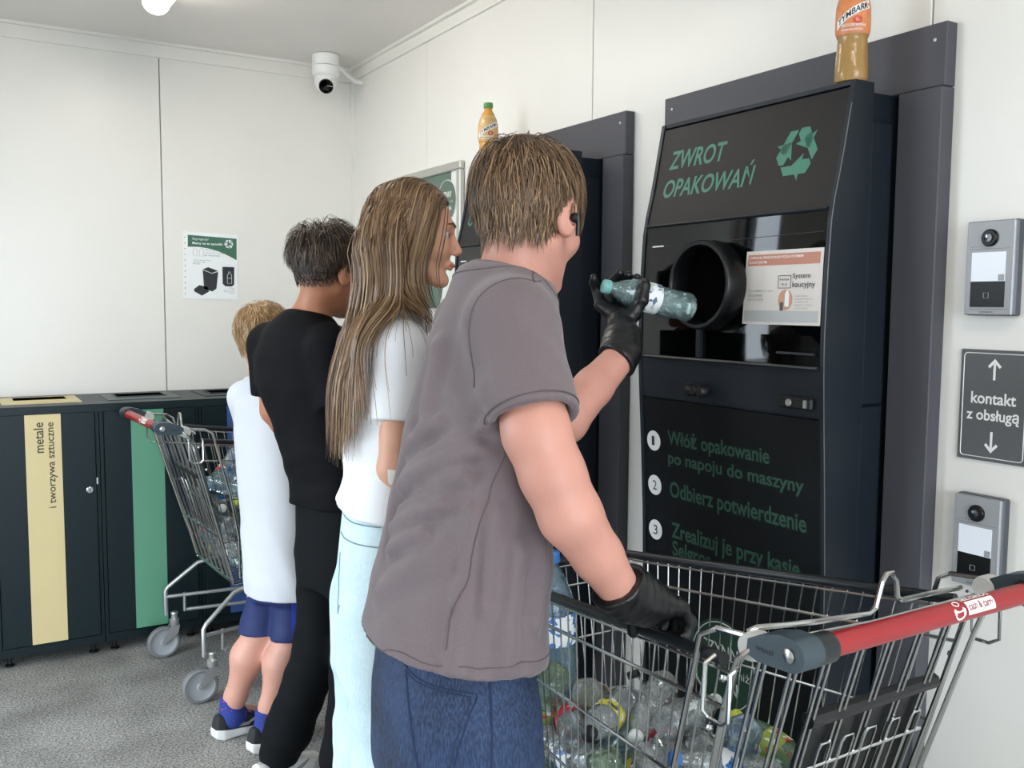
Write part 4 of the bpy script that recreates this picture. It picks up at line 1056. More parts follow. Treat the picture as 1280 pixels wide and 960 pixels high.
def short_hair(name, parent, origin, hc, HF, s, hl, whorl, length, lift, n, width, mt, seed, fringe=0., spiky=0., shell_off=.008, side=1., swirl=.35, k=9):
    rg = np.random.default_rng(seed)
    d = rg.normal(size=(n*2, 3)); d /= np.linalg.norm(d, axis=1)[:, None]; d = d.astype(np.float32)
    c = A(0,-.01,.035); lo = np.zeros(len(d), np.float32); hi = np.full(len(d), .16, np.float32)
    for _ in range(22):
        m_ = (lo+hi)/2; ins = skull(c+d*m_[:, None]) < 0; lo = np.where(ins, m_, lo); hi = np.where(ins, hi, m_)
    p = c+d*lo[:, None]
    p = p[hl(p) > 0][:n]; n = len(p)
    up = HF.T@np.array((0,0,1.)); up = up.astype(np.float32)
    w0 = A(*whorl); L = length(p)*rg.uniform(.62, 1.25, n).astype(np.float32); lf = lift(p)*rg.uniform(.45, 1.15, n).astype(np.float32)
    pts = [p.copy()]; sd = []
    v = p-w0; v = v/(np.linalg.norm(v, axis=1)[:, None]+1e-6)
    cl = rg.integers(0, 140, n); cd = rg.normal(size=(140, 3)).astype(np.float32)*.28; jit = cd[cl]+rg.normal(size=(n, 3)).astype(np.float32)*.14
    g = grad(skull, p); cur = None
    for i in range(k-1):
        g = grad(skull, p)
        v = p-w0; dist = np.linalg.norm(v, axis=1)[:, None]; v = v/(dist+1e-6)
        sw = np.cross(g, v)*swirl*np.exp(-dist/.06)
        t = v+sw-up*(.55+.5*(i/k))+jit+np.stack([np.zeros(n), fringe*np.clip((p[:,1]-.0)/.06, 0, 1)*np.clip((p[:,2]-.06)/.05, 0, 1), np.zeros(n)], 1)
        t = t-g*np.sum(t*g, axis=1)[:, None]*(1-.0)
        t = t/(np.linalg.norm(t, axis=1)[:, None]+1e-6)+g*spiky*(1.2-i/k)
        t = t/(np.linalg.norm(t, axis=1)[:, None]+1e-6)
        cur = t if cur is None else cur*.45+t*.55; cur = cur/(np.linalg.norm(cur, axis=1)[:, None]+1e-6)
        p = p+cur*(L/(k-1))[:, None]
        if spiky < .5:
            tgt = .002+lf*min(1, (i+1)/3.); dd = skull(p); p = p+g*((tgt-dd)*.8)[:, None]
        pts.append(p.copy()); x = np.cross(cur, g); sd.append(x/(np.linalg.norm(x, axis=1)[:, None]+1e-6))
    sd = [sd[0]]+sd
    PT = np.stack(pts, 1); SD = np.stack(sd, 1); SD = SD+rg.normal(size=(n,1,3))*.35; SD /= np.linalg.norm(SD, axis=2)[:,:,None]
    W_ = lambda q: np.asarray(hc)+(q*s)@HF.T
    V2, F2 = ribbons(PT, SD, width)
    shell = surface_nets(lambda q: smax(skull(q)-shell_off*np.clip(hl(q)*22-.15, .1, 1), .010-hl(q), .006), (-.1,-.13,-.09), (.1,.12,.16), .0042)
    return hair_object(name, parent, origin, (W_(shell[0]), shell[1]), (W_(V2), F2), n, k, rg, mt)
def hand_sdf(P, wrist, fd, pn, thumb, s=1., curl=(25,30,25), spread=1., tcurl=20, glove=0.):
    """palm from the wrist along fd, fingers bending towards pn (palm normal), thumb on the side 'thumb'"""
    fd = nrm(fd); pn = nrm(np.asarray(pn)-fd*np.dot(pn, fd)); th = nrm(np.cross(fd, pn))
    if np.dot(th, thumb) < 0: th = -th
    w0 = np.asarray(wrist, float); d = None; g = glove
    lens = [.90, 1.0, .95, .76]
    for i in range(4):
        lat = (.030-.020*i)*s; kn = w0+fd*(.088-.004*abs(i-1))*s+th*lat
        e = rc(P, w0+th*lat*.55+fd*.012*s, kn, .0165*s+g, .0125*s+g); d = e if d is None else smin(d, e, .016)
        p = kn; a = 0.; fdir = nrm(fd+th*(.06-.06*i)*spread)
        for j, L in enumerate((.044,.027,.021)):
            a += R(curl[j]*(1+.06*i)); q = p+(fdir*math.cos(a)+pn*math.sin(a))*L*lens[i]*s
            d = smin(d, rc(P, p, q, (.0095-.0009*j)*s+g, (.0088-.0012*j)*s+g), .004); p = q
    b0 = w0+fd*.022*s+th*.022*s+pn*.006*s; b1 = w0+fd*.052*s+th*.048*s+pn*.016*s
    d = smin(d, rc(P, b0, b1, .0165*s+g, .0115*s+g), .012)
    a = R(tcurl); t1 = b1+nrm(fd*math.cos(a)+th*.35+pn*math.sin(a))*.033*s; t2 = t1+nrm(fd*math.cos(a*1.6)+pn*math.sin(a*1.6)+th*.1)*.026*s
    d = smin(d, rc(P, b1, t1, .0110*s+g, .0098*s+g), .006); d = smin(d, rc(P, t1, t2, .0098*s+g, .0080*s+g), .004)
    return d
def project(sdf, pts, off=.001, it=6):
    p = np.array(pts, np.float32)
    for _ in range(it):
        p = p-grad(sdf, p, .003)*(sdf(p)-off)[:, None]
    return p
def seam(name, sdf, pts, r, mt, parent, origin, n=30, off=.0005, it=8):
    """a stitched line laid on a cloth surface through the given points"""
    pts = np.array(pts, float); L = np.r_[0, np.cumsum(np.linalg.norm(np.diff(pts, axis=0), axis=1))]; t = np.linspace(0, L[-1], n)
    q = np.stack([np.interp(t, L, pts[:, i]) for i in range(3)], 1); q = project(sdf, q, off, it)
    return MB().tube(q-np.asarray(origin), r, 5).build(name, mt, parent, True)
M_eye = mat('eye_white', rgb(225,222,216), .2); M_iris = mat('iris_brown', rgb(70,50,36), .2)
def face_bits(parent, origin, hc, HF, s, brow_m, lip_m):
    W_ = lambda q: (np.asarray(hc)+HF@(np.array(q, float)*s))-np.asarray(origin)
    for x in (-1, 1):
        e = MB().lathe([(.0112*math.cos(a)*s, .0112*math.sin(a)*s) for a in np.linspace(-1.5, 1.5, 9)], 14, W_((x*.032,.0775,.007)), HF[:, 1]).build('eye', M_eye, parent, True)
        MB().lathe([(.0058*s,.0100*s),(.004*s,.0116*s),(0,.0119*s)], 12, W_((x*.032,.0775,.007)), HF[:, 1]).build('iris', M_iris, e, True)
        MB().tube([W_((x*a,b,c)) for a, b, c in ((.014,.0985,.030),(.028,.0955,.036),(.044,.0855,.032))], [.0022*s,.0028*s,.0012*s], 6).build('eyebrow', brow_m, parent, True)
        MB().tube([W_((x*a,b,c)) for a, b, c in ((.018,.0925,.010),(.032,.0945,.0145),(.045,.088,.010))], [.0014*s,.0022*s,.0012*s], 6).build('eyelid', lip_m, parent, True)
    MB().tube([W_((a,b,c)) for a, b, c in ((-.019,.0885,-.0605),(-.009,.0985,-.0595),(0,.1005,-.0605),(.009,.0985,-.0595),(.019,.0885,-.0605))], [.0012*s,.0045*s,.0048*s,.0045*s,.0012*s], 6).build('lips', lip_m, parent, True)
def skin_mat(name, c, pink=.3):
    mt = mat(name, c, .5, var=.05, vscale=9, sss=.12, bump=.04, bscale=160)
    return mt
def sole_shoe(parent, origin, toe, heel, mu, ms, ml, s=1., name='shoe'):
    """trainer lying along heel -> toe on the floor"""
    heel = np.array(heel, float); toe = np.array(toe, float); z0 = heel[2]
    f = nrm(toe-heel); up = np.array((0,0,1.)); r_ = np.cross(f, up); L = np.linalg.norm(toe-heel)
    Fm = np.stack([r_, f, up], 1).astype(np.float32); c0 = heel.astype(np.float32)
    def loc(P): return (P-c0)@Fm
    def outline(q, k): 
        y = np.clip(q[:,1]/L, 0, 1); hw = np.interp(y, [0,.12,.3,.55,.72,.9,1], [.022,.031,.030,.035,.041,.030,.010]).astype(np.float32)*s*k
        return np.maximum(np.abs(q[:,0])-hw, np.maximum(-q[:,1], q[:,1]-L))
    def sole(P):
        q = loc(P); y = q[:,1]/L; top = np.interp(y, [0,.25,.6,1], [.044,.034,.026,.024]).astype(np.float32)*s; bot = np.interp(y, [-.1,0,.12,.75,1,1.1], [.014,.008,0,0,.010,.02]).astype(np.float32)*s
        return smax(outline(q, 1.06), np.maximum(q[:,2]-top, bot-q[:,2]), .010)
    def upper(P):
        q = loc(P); y = q[:,1]/L; top = np.interp(y, [0,.08,.3,.45,.7,.9,1], [.088,.085,.074,.082,.052,.040,.025]).astype(np.float32)*s
        k = np.interp(q[:,2]/s, [.02,.05,.09], [1.0,.92,.66]).astype(np.float32)
        return smax(outline(q, 1)+(1-k)*.035*s, np.maximum(q[:,2]-top, .018*s-q[:,2]), .014)
    lo = np.minimum(heel, toe)-.07; hi = np.maximum(heel, toe)+.07; lo[2] = z0-.01; hi[2] = z0+.11
    V_, F_ = surface_nets(upper, lo, hi, .0042); u = np_mesh(name, V_, F_, mu, parent, origin)
    V_, F_ = surface_nets(sole, lo, hi, .0042); np_mesh('sole', V_, F_, ms, u, origin)
    for sd in (-1, 1):      # side flash
        pts = project(upper, [heel+f*L*a+r_*sd*.05*s+up*b*s for a, b in ((.20,.052),(.35,.042),(.5,.040),(.60,.052),(.66,.060))], .0012)
        MB().tube(pts-np.asarray(origin), [.003*s,.005*s,.006*s,.004*s,.002*s], 6).build('side_flash', ml, u, True)
    for i in range(4):
        a = .46+.07*i; pts = project(upper, [heel+f*L*a+r_*x*s+up*.11*s for x in (-.018,0,.018)], .0015); MB().tube(pts-np.asarray(origin), .0024*s, 5).build('lace', ml, u, True)
    return u
# ---- shared cloth / skin materials
SK1 = skin_mat('skin_fair', rgb(197,142,126)); SK2 = skin_mat('skin_fair_girl', rgb(212,160,134)); SK3 = skin_mat('skin_tan', rgb(176,118,88)); SK4 = skin_mat('skin_fair_child', rgb(206,154,136))
LIP = mat('lip_pink', rgb(192,112,104), .4); LIP2 = mat('lip_tan', rgb(160,92,80), .4)
C_taupe = mat('taupe_jersey', rgb(106,94,97), .85, var=.05, vscale=240, bump=.12, bscale=500, sheen=.2)
C_taupe2 = mat('taupe_seam', rgb(92,81,84), .85)
C_whitej = mat('white_jersey', rgb(204,207,212), .85, bump=.1, bscale=500)
C_black = mat('black_jersey', rgb(9,10,14), .8, bump=.12, bscale=500, spec=.15)
C_jogger = mat('black_jogger', rgb(12,15,18), .8, bump=.15, bscale=420, spec=.15)
C_navy = mat('navy_shorts', rgb(24,40,92), .7, bump=.1, bscale=400)
C_royal = mat('royal_blue_panel', rgb(44,66,170), .7)
def denim(name, a, b_, c_, sc=7):
    mt_ = mat(name, a, .8); nt = mt_.node_tree; bs = nt.nodes['Principled BSDF']; tc = nt.nodes.new('ShaderNodeTexCoord')
    n1 = nt.nodes.new('ShaderNodeTexNoise'); n1.inputs['Scale'].default_value = sc; n1.inputs['Detail'].default_value = 5
    mp = nt.nodes.new('ShaderNodeMapping'); mp.inputs['Scale'].default_value = (1,1,.22); n2 = nt.nodes.new('ShaderNodeTexNoise'); n2.inputs['Scale'].default_value = 420; n2.inputs['Detail'].default_value = 2
    nt.links.new(tc.outputs['Object'], n1.inputs['Vector']); nt.links.new(tc.outputs['Object'], mp.inputs[0]); nt.links.new(mp.outputs[0], n2.inputs['Vector'])
    r1 = nt.nodes.new('ShaderNodeValToRGB'); r1.color_ramp.elements[0].position = .36; r1.color_ramp.elements[1].position = .66; r1.color_ramp.elements[0].color = a; r1.color_ramp.elements[1].color = b_
    mx = nt.nodes.new('ShaderNodeMixRGB'); mx.blend_type = 'MIX'; mx.inputs[2].default_value = c_
    r2 = nt.nodes.new('ShaderNodeMath'); r2.operation = 'MULTIPLY_ADD'; r2.inputs[1].default_value = 1.6; r2.inputs[2].default_value = -.62; r2.use_clamp = True
    nt.links.new(n1.outputs['Fac'], r1.inputs[0]); nt.links.new(n2.outputs['Fac'], r2.inputs[0]); nt.links.new(r2.outputs[0], mx.inputs[0]); nt.links.new(r1.outputs[0], mx.inputs[1]); nt.links.new(mx.outputs[0], bs.inputs['Base Color'])
    bp = nt.nodes.new('ShaderNodeBump'); bp.inputs['Strength'].default_value = .25; bp.inputs['Distance'].default_value = .002; nt.links.new(n2.outputs['Fac'], bp.inputs['Height']); nt.links.new(bp.outputs[0], bs.inputs['Normal'])
    return mt_
C_jean = denim('blue_denim', rgb(11,21,42), rgb(32,52,88), rgb(66,90,126))
C_pale = denim('pale_blue_denim', rgb(180,208,216), rgb(204,226,232), rgb(226,240,242), 5)
C_stitch = mat('denim_stitch', rgb(24,40,72), .8); C_stitch2 = mat('pale_stitch', rgb(126,154,166), .8)
C_glove = mat('black_nitrile', rgb(12,13,16), .36, bump=.25, bscale=70)
S_black = mat('shoe_black_knit', rgb(32,33,36), .7, bump=.2, bscale=500); S_white = mat('shoe_white_rubber', rgb(226,227,224), .55, bump=.15, bscale=200); S_grey = mat('shoe_grey_flash', rgb(150,154,160), .45)
def sock_mat():
    mt_ = mat('blue_sock', rgb(34,56,134), .8); nt = mt_.node_tree; b = nt.nodes['Principled BSDF']; tc = nt.nodes.new('ShaderNodeTexCoord')
    v = nt.nodes.new('ShaderNodeTexNoise'); v.inputs['Scale'].default_value = 75; r_ = nt.nodes.new('ShaderNodeValToRGB'); r_.color_ramp.interpolation = 'CONSTANT'
    r_.color_ramp.elements[0].color = rgb(34,56,134); r_.color_ramp.elements[1].position = .66; r_.color_ramp.elements[1].color = rgb(176,48,96)
    nt.links.new(tc.outputs['Object'], v.inputs['Vector']); nt.links.new(v.outputs['Fac'], r_.inputs[0]); nt.links.new(r_.outputs[0], b.inputs['Base Color']); return mt_
C_sock = sock_mat()
def mk(name, sdf, lo, hi, h, mt_, parent, origin):
    V_, F_ = surface_nets(sdf, lo, hi, h); return np_mesh(name, V_, F_, mt_, parent, origin)
def person_root(sdf, lo, hi, h, mt_, base, label, group='children and teenagers at the machines'):
    V_, F_ = surface_nets(sdf, lo, hi, h); o = np_mesh('person', V_, F_, mt_, None, base); o.location = base
    return tag(o, label, 'person', group)
L3 = lambda a, b, t: np.asarray(a, float)*(1-t)+np.asarray(b, float)*t
def arm_sdf(P, sh, el, wr, r=(.05,.043,.046,.031), k=.012):
    sh, el, wr = (np.asarray(v, float) for v in (sh, el, wr)); e2 = el*.76+.12*sh+.12*wr
    return chain(P, (sh, L3(sh, el, .72), e2, L3(el, wr, .28), L3(el, wr, .62), wr), (r[0], r[0]*.4+r[1]*.6, r[1], r[2], r[2]*.5+r[3]*.5, r[3]), k)
def sleeve_sdf(P, sh, el, frac, r0, r1):
    """tube round the upper arm, open at the cuff"""
    cu = L3(sh, el, frac); ax = nrm(np.asarray(el)-np.asarray(sh)); d = rc(P, sh, L3(sh, el, frac+.12), r0, r1)
    d = smax(d, (P-A(*cu))@ax.astype(np.float32), .004)
    return smax(d, -rc(P, cu-ax*.010, cu+ax*.06, r1-.016, r1-.007), .003)

TEEN_CR = [
  ((0.594,1.331,1.195),(0.623,1.248,1.243),0.006,0.014),
  ((0.579,1.323,1.140),(0.641,1.163,1.212),0.009,0.015),
  ((0.571,1.313,1.109),(0.623,1.171,1.175),0.007,0.013),
  ((0.561,1.316,1.079),(0.610,1.197,1.129),0.009,0.015),
  ((0.548,1.309,1.052),(0.588,1.218,1.085),0.007,0.013),
  ((0.573,1.329,1.169),(0.650,1.161,1.243),0.005,0.012),
  ((0.629,1.150,1.124),(0.590,1.129,0.910),0.005,0.012),
  ((0.687,1.109,1.068),(0.656,1.078,0.920),0.006,0.018),
  ((0.745,1.141,1.150),(0.726,1.087,0.962),0.006,0.018),
  ((0.650,1.114,1.129),(0.630,1.101,0.998),0.004,0.014),
  ((0.684,1.130,1.370),(0.666,1.074,1.285),0.005,0.012),
  ((0.649,1.170,1.335),(0.648,1.108,1.283),0.006,0.012),
  ((0.745,1.140,1.375),(0.735,1.102,1.285),0.005,0.012),
  ((0.632,1.227,1.332),(0.646,1.154,1.261),0.006,0.012),
  ((0.644,1.305,1.352),(0.607,1.280,1.238),0.005,0.018),
  ((0.612,1.188,1.048),(0.554,1.287,0.982),0.005,0.02),
]
# =================================================================== 1. teenager in the taupe shirt
def teen():
    base = (.68, 1.28, 0); TF = frame(-10); l = -TF[:, 0]; f = TF[:, 1]
    hc, HF, s = (.828, 1.319, 1.560), frame(24, 12, 2), .98
    nb = np.array((.788, 1.318, 1.425))
    shR, elR, wrR = np.array((.722,1.196,1.398)), np.array((.700,1.060,1.178)), np.array((.842,1.060,.988))
    shL, elL, wrL = np.array((.798,1.452,1.388)), np.array((.950,1.468,1.150)), np.array((1.175,1.500,1.325))
    hipR = np.array((.672,1.275,.86))-l*.085; hipL = np.array((.672,1.275,.86))+l*.085
    kR, kL = np.array((.69,1.17,.46)), np.array((.71,1.36,.46)); aR, aL = np.array((.66,1.17,.085)), np.array((.68,1.37,.085))
    def body(P):
        d = head_sdf(P, hc, HF, s)
        d = smin(d, rc(P, np.asarray(hc)+HF@np.array((0,-.022,-.045)), nb, .052, .057), .03)
        d = smin(d, rc(P, nb, (.74,1.31,1.30), .055, .08), .04); d = smin(d, rc(P, (.74,1.31,1.30), (.68,1.28,.9), .08, .085), .04)
        d = smin(d, rc(P, nb, shR, .05, .045), .03); d = smin(d, rc(P, nb, shL, .05, .045), .03)
        d = smin(d, arm_sdf(P, shR, elR, wrR, (.051,.046,.0445,.028)), .03); d = smin(d, arm_sdf(P, shL, elL, wrL, (.054,.043,.046,.031)), .03)
        d = smin(d, rc(P, wrR, wrR+nrm(np.array((.953,1.068,.955))-wrR)*.03, .029, .022), .01); d = smin(d, rc(P, wrL, wrL+np.array((.03,.03,.03)), .026, .02), .01)
        for a, b, c in ((hipR,kR,aR),(hipL,kL,aL)): d = smin(d, chain(P, (a,b,c), (.075,.05,.04), .02), .03)
        return d
    t = person_root(body, (.5,.98,.02), (1.24,1.62,1.72), .0045, SK1, base, 'teenager in a taupe t-shirt and black gloves posting a bottle')
    # shirt
    secs = [(.84,.655,1.272,.186,.146),(.90,.664,1.276,.186,.142),(1.0,.686,1.284,.182,.132),(1.10,.708,1.295,.178,.122),(1.20,.728,1.305,.178,.116),(1.30,.752,1.311,.166,.102),(1.38,.774,1.318,.125,.072),(1.44,.786,1.32,.09,.055)]
    def hem(P): return (.893-.16*((P[:,0]-.66)*f[0]+(P[:,1]-1.27)*f[1]).astype(np.float32))-P[:,2]
    cn = np.array((.793,1.317,1.462)); cu = nrm(np.array((.34,.04,.94)))
    def shirt0(P):
        d, ll, ff = loft(P, secs, TF, 2.25); d = smax(d, P[:,2]-1.47, .04)
        for sh in (shR, shL): d = smin(d, rc(P, nb+np.array((-.012,0,-.004)), sh+np.array((0,0,-.012)), .066, .064), .065)
        d = smin(d, rc(P, (.740,1.318,1.33), (.724,1.305,1.15), .088, .10), .05)
        d = smin(d, sleeve_sdf(P, shR+np.array((0,0,-.008)), elR, .63, .066, .069), .035)
        d = smin(d, sleeve_sdf(P, shL+np.array((0,0,-.008)), elL, .55, .064, .066), .035)
        return d
    cr_ = []
    for a, b, am, w2 in TEEN_CR[:10]+TEEN_CR[14:]:
        q = project(shirt0, [L3(a, b, t_) for t_ in (0,.25,.5,.75,1)], 0, 8)
        cr_ += [(q[i], q[i+1], am, w2) for i in range(4)]
    def ridge(P):
        o = np.zeros(len(P), np.float32)
        for i in range(0, len(cr_), 4):
            dm = np.min([rc(P, a, b, 0, 0) for a, b, _, _ in cr_[i:i+4]], axis=0); o -= cr_[i][2]*(np.exp(-(dm/cr_[i][3])**2)-.45*np.exp(-((dm-cr_[i][3]*1.7)/cr_[i][3])**2))
        return o
    def shirt(P):
        d = shirt0(P); z = P[:,2]
        low = np.clip((1.30-z)/.12, 0, 1)*np.clip((z-.86)/.1, 0, 1)
        d = d+low*folds(P, (.62,-.30,.78), 62, .0035, 1, 1.5, 9)+np.clip((1.12-z)/.2, 0, 1)*folds(P, (.9,-.5,.12), 40, .0045, 6, 1.1, 7)
        armp = np.exp(-np.sum((P-A(.69,1.16,1.29))**2, axis=1)/.012); d = d+armp*folds(P, (.8,.2,.6), 75, .0035, 3, 1., 10)
        d = d+.0022*wob(P, 34, 5)*np.clip((1.45-z)/.1, 0, 1)+1.9*ridge(P)
        d = smax(d, hem(P), .004)
        near = np.linalg.norm(P-A(*cn), axis=1) < .13
        return np.where(near, smax(d, (P-A(*cn))@cu.astype(np.float32), .006), d)
    mk('tshirt', shirt, (.44,.96,.80), (.98,1.62,1.52), .0055, C_taupe, t, base)
    tee = t.children[-1]
    ring = lambda rad, o_, c_, ax_, n=40: [c_+o_*ax_+rad*(math.cos(a)*np.cross(ax_, nrm(np.cross(ax_, (1,0,.01))))+math.sin(a)*nrm(np.cross(ax_, (1,0,.01)))) for a in np.linspace(0, 2*math.pi, n+1)[:-1]]
    # collar rib: a ring round the neck
    q = project(lambda P: shirt(P), ring(.070, -.006, cn, cu), .001, 5)
    MB().tube(q-np.asarray(base), .0052, 7, closed=True).build('collar', C_taupe, tee, True)
    q = project(lambda P: shirt(P), ring(.088, -.022, cn, cu), .0003, 6); MB().tube(q-np.asarray(base), .0013, 5, closed=True).build('collar_seam', C_taupe2, tee, True)
    sj = shR+np.array((0,0,-.008)); ax = nrm(elR-sj); 
    for fr_ in (.585,):
        q = project(lambda P: np.minimum(sleeve_sdf(P, sj, elR, .63, .066, .069), 9), ring(.078, 0, L3(sj, elR, fr_), ax), .0008, 6); MB().tube(q-np.asarray(base), .0011, 5, closed=True).build('sleeve_hem', C_taupe2, tee, True)
    seam('armhole_seam', shirt, [(.79,1.19,1.47),(.74,1.17,1.46),(.68,1.19,1.42),(.645,1.19,1.36),(.64,1.18,1.30)], .0014, C_taupe2, tee, base)
    seam('shoulder_seam', shirt, [(.80,1.26,1.48),(.775,1.22,1.47),(.745,1.17,1.45)], .0013, C_taupe2, tee, base, 14)
    seam('side_seam', shirt, [(.594,1.150,.90),(.62,1.141,1.06),(.674,1.129,1.224)], .0012, C_taupe2, tee, base)
    hm = [(.655+math.cos(a)*.19, 1.272+math.sin(a)*.2, .915-.16*math.cos(a)*.15) for a in np.linspace(0, 2*math.pi, 61)]
    seam('hem_stitch', shirt, hm, .0010, C_taupe2, tee, base, 90, .0003, 10)
    # jeans
    secj = [(.60,.668,1.27,.155,.115),(.72,.664,1.268,.168,.125),(.82,.664,1.27,.168,.122),(.95,.668,1.275,.15,.105)]
    def jean0(P):
        d, ll, ff = loft(P, secj, TF, 2.4); d = smax(smax(d, P[:,2]-.96, .01), .66-P[:,2], .03)
        for a, b, c in ((hipR,kR,aR),(hipL,kL,aL)): d = smin(d, chain(P, (a-np.array((0,0,.08)),b,c), (.098,.078,.066), .03), .03)
        return smax(d, .035-P[:,2], .004)
    def jean(P): return jean0(P)+folds(P, (.2,.2,.95), 70, .0028, 2, 1.5, 12)*np.clip((.8-P[:,2])/.15, .15, 1)+.0015*wob(P, 45, 7)
    j = mk('jeans', jean, (.46,1.02,.03), (.88,1.52,.98), .0055, C_jean, t, base)
    pk = [(.547,1.208,.897),(.578,1.190,.882),(.636,1.163,.860),(.623,1.154,.806),(.605,1.149,.745),(.584,1.156,.739),(.568,1.166,.751),(.562,1.184,.827),(.554,1.203,.889)]
    seam('pocket_stitch', jean, pk, .0013, C_stitch, j, base, 60); c_ = np.mean(pk, 0); seam('pocket_stitch', jean, [c_+(np.array(p)-c_)*.9 for p in pk], .0009, C_stitch, j, base, 60)
    seam('outseam', jean, [(.645,1.13,.90),(.64,1.125,.80),(.63,1.10,.66),(.66,1.09,.46),(.65,1.10,.12)], .0018, C_stitch, j, base, 40)
    for a in (aR, aL): sole_shoe(t, base, a+f*.16+np.array((0,0,-.085)), a-f*.09+np.array((0,0,-.085)), S_black, S_white, S_grey)
    # hair
    def hl(q):
        y = q[:,1]; h = np.interp(y, [-.11,-.06,-.03,-.016,.0,.018,.035,.06,.085,.11], [-.056,-.050,-.036,-.014,.046,.046,.022,.034,.066,.085]).astype(np.float32); return q[:,2]-h
    HM = hair_mat('hair_light_brown', rgb(58,42,30), rgb(112,86,62), rgb(172,138,102))
    short_hair('hair', t, base, hc, HF, s, hl, (.012,-.052,.125), lambda p: np.interp(p[:,2], [-.05,-.02,.02,.06,.10], [.026,.030,.038,.060,.085]).astype(np.float32), lambda p: np.interp(p[:,2], [-.06,-.02,.03,.10], [.003,.006,.011,.016]).astype(np.float32), 6500, .0017, HM, 21, fringe=1.0, shell_off=.010)
    # ear bud
    W_ = lambda q: (np.asarray(hc)+HF@np.array(q, float))-np.asarray(base)
    e = MB().lathe([(.0,-.006),(.0075,-.004),(.0085,.002),(.006,.006),(0,.007)], 14, W_((.086,.006,-.002)), HF[:, 0]).build('earbud', M_black, t, True)
    MB().tube([W_((.090,.006,.002)), W_((.0915,.010,-.012)), W_((.090,.013,-.030))], [.0042,.0038,.0036], 8).build('earbud_stem', M_black, e, True)
    face_bits(t, base, hc, HF, s, mat('brow_brown', rgb(88,66,48), .7), LIP)
    # gloves
    fd = nrm(np.array((.953,1.068,.955))-wrR)
    def gR(P):
        d = hand_sdf(P, wrR+fd*.006, fd+np.array((0,0,.05)), (.25,0,-1), (0,1,0), .98, (34,52,40), 1., 45, .0015)
        d = smin(d, rc(P, wrR-nrm(wrR-elR)*.035, wrR+fd*.04, .0435, .037), .02)
        ax = nrm(wrR-elR); d = np.where(np.linalg.norm(P-A(*wrR), axis=1) < .075, smin(d, body(P)-.0045, .008), d); d = smax(d, -((P-A(*(wrR-ax*.030)))@ax.astype(np.float32)), .002)
        return d+folds(P, fd, 380, .0020, 4, 1.1, 40)
    mk('glove', gR, wrR-.09, np.array((1.05,1.16,1.07)), .0032, C_glove, t, base)
    G_ = np.array((1.258,1.586,1.447)); b_ = nrm((.2,-.05,-.045)); v_ = nrm(np.array((.26,.95,0))-b_*np.dot((.26,.95,0), b_)); w_ = np.cross(b_, v_); w_ = w_ if w_[2] > 0 else -w_
    Q = lambda sx, vv, ww: G_+b_*sx+v_*vv+w_*ww
    def gL(P):
        pm = Q(-.012,-.004,-.062)
        d = smin(rc(P, wrL-nrm(wrL-elL)*.03, wrL+(pm-wrL)*.4, .0415, .037), rc(P, wrL+(pm-wrL)*.3, pm, .036, .027), .02)
        ax = nrm(wrL-elL); d = np.where(np.linalg.norm(P-A(*wrL), axis=1) < .075, smin(d, body(P)-.0045, .008), d); d = smax(d, -((P-A(*(wrL-ax*.030)))@ax.astype(np.float32)), .002)
        for i, sx in enumerate((-.050,-.028,-.007,.014)):
            tip = -.022*(i == 0)
            pts = [Q(-.012+sx*.35,.006,-.052), Q(sx,.030,-.040), Q(sx+tip*.5,.046,-.006), Q(sx+tip,.040,.022-.016*(i == 0)), Q(sx+tip*1.3,.020+.014*(i == 0),.038-.022*(i == 0))]
            d = smin(d, chain(P, pts, (.017,.0125,.0105,.0098,.0085), .006), .008)
        pts = [Q(-.004,-.012,-.058), Q(.000,-.034,-.044), Q(.008,-.044,-.012), Q(.010,-.038,.016), Q(.011,-.033,.026)]
        d = smin(d, chain(P, pts, (.019,.0165,.0135,.0115,.009), .008), .012)
        return d+folds(P, (.3,.4,.8), 300, .0010, 8, .9, 40)
    mk('glove', gL, wrL-.08, np.array((1.34,1.68,1.52)), .0032, C_glove, t, base)
    return t
teen()
# the bottle he is posting
cap_, end_ = np.array((1.200,1.600,1.460)), np.array((1.398,1.552,1.4145))
held = ('plastic_bottle', bottle_meshes('held', M_aqua, L_white, C_aqua), 'x'); PROTO.append(held)
place_bottle(len(PROTO)-1, tuple(end_), cap_-end_, '', 'bottle being posted', .4, 'aqua tinted water bottle held by a black glove at the round intake')

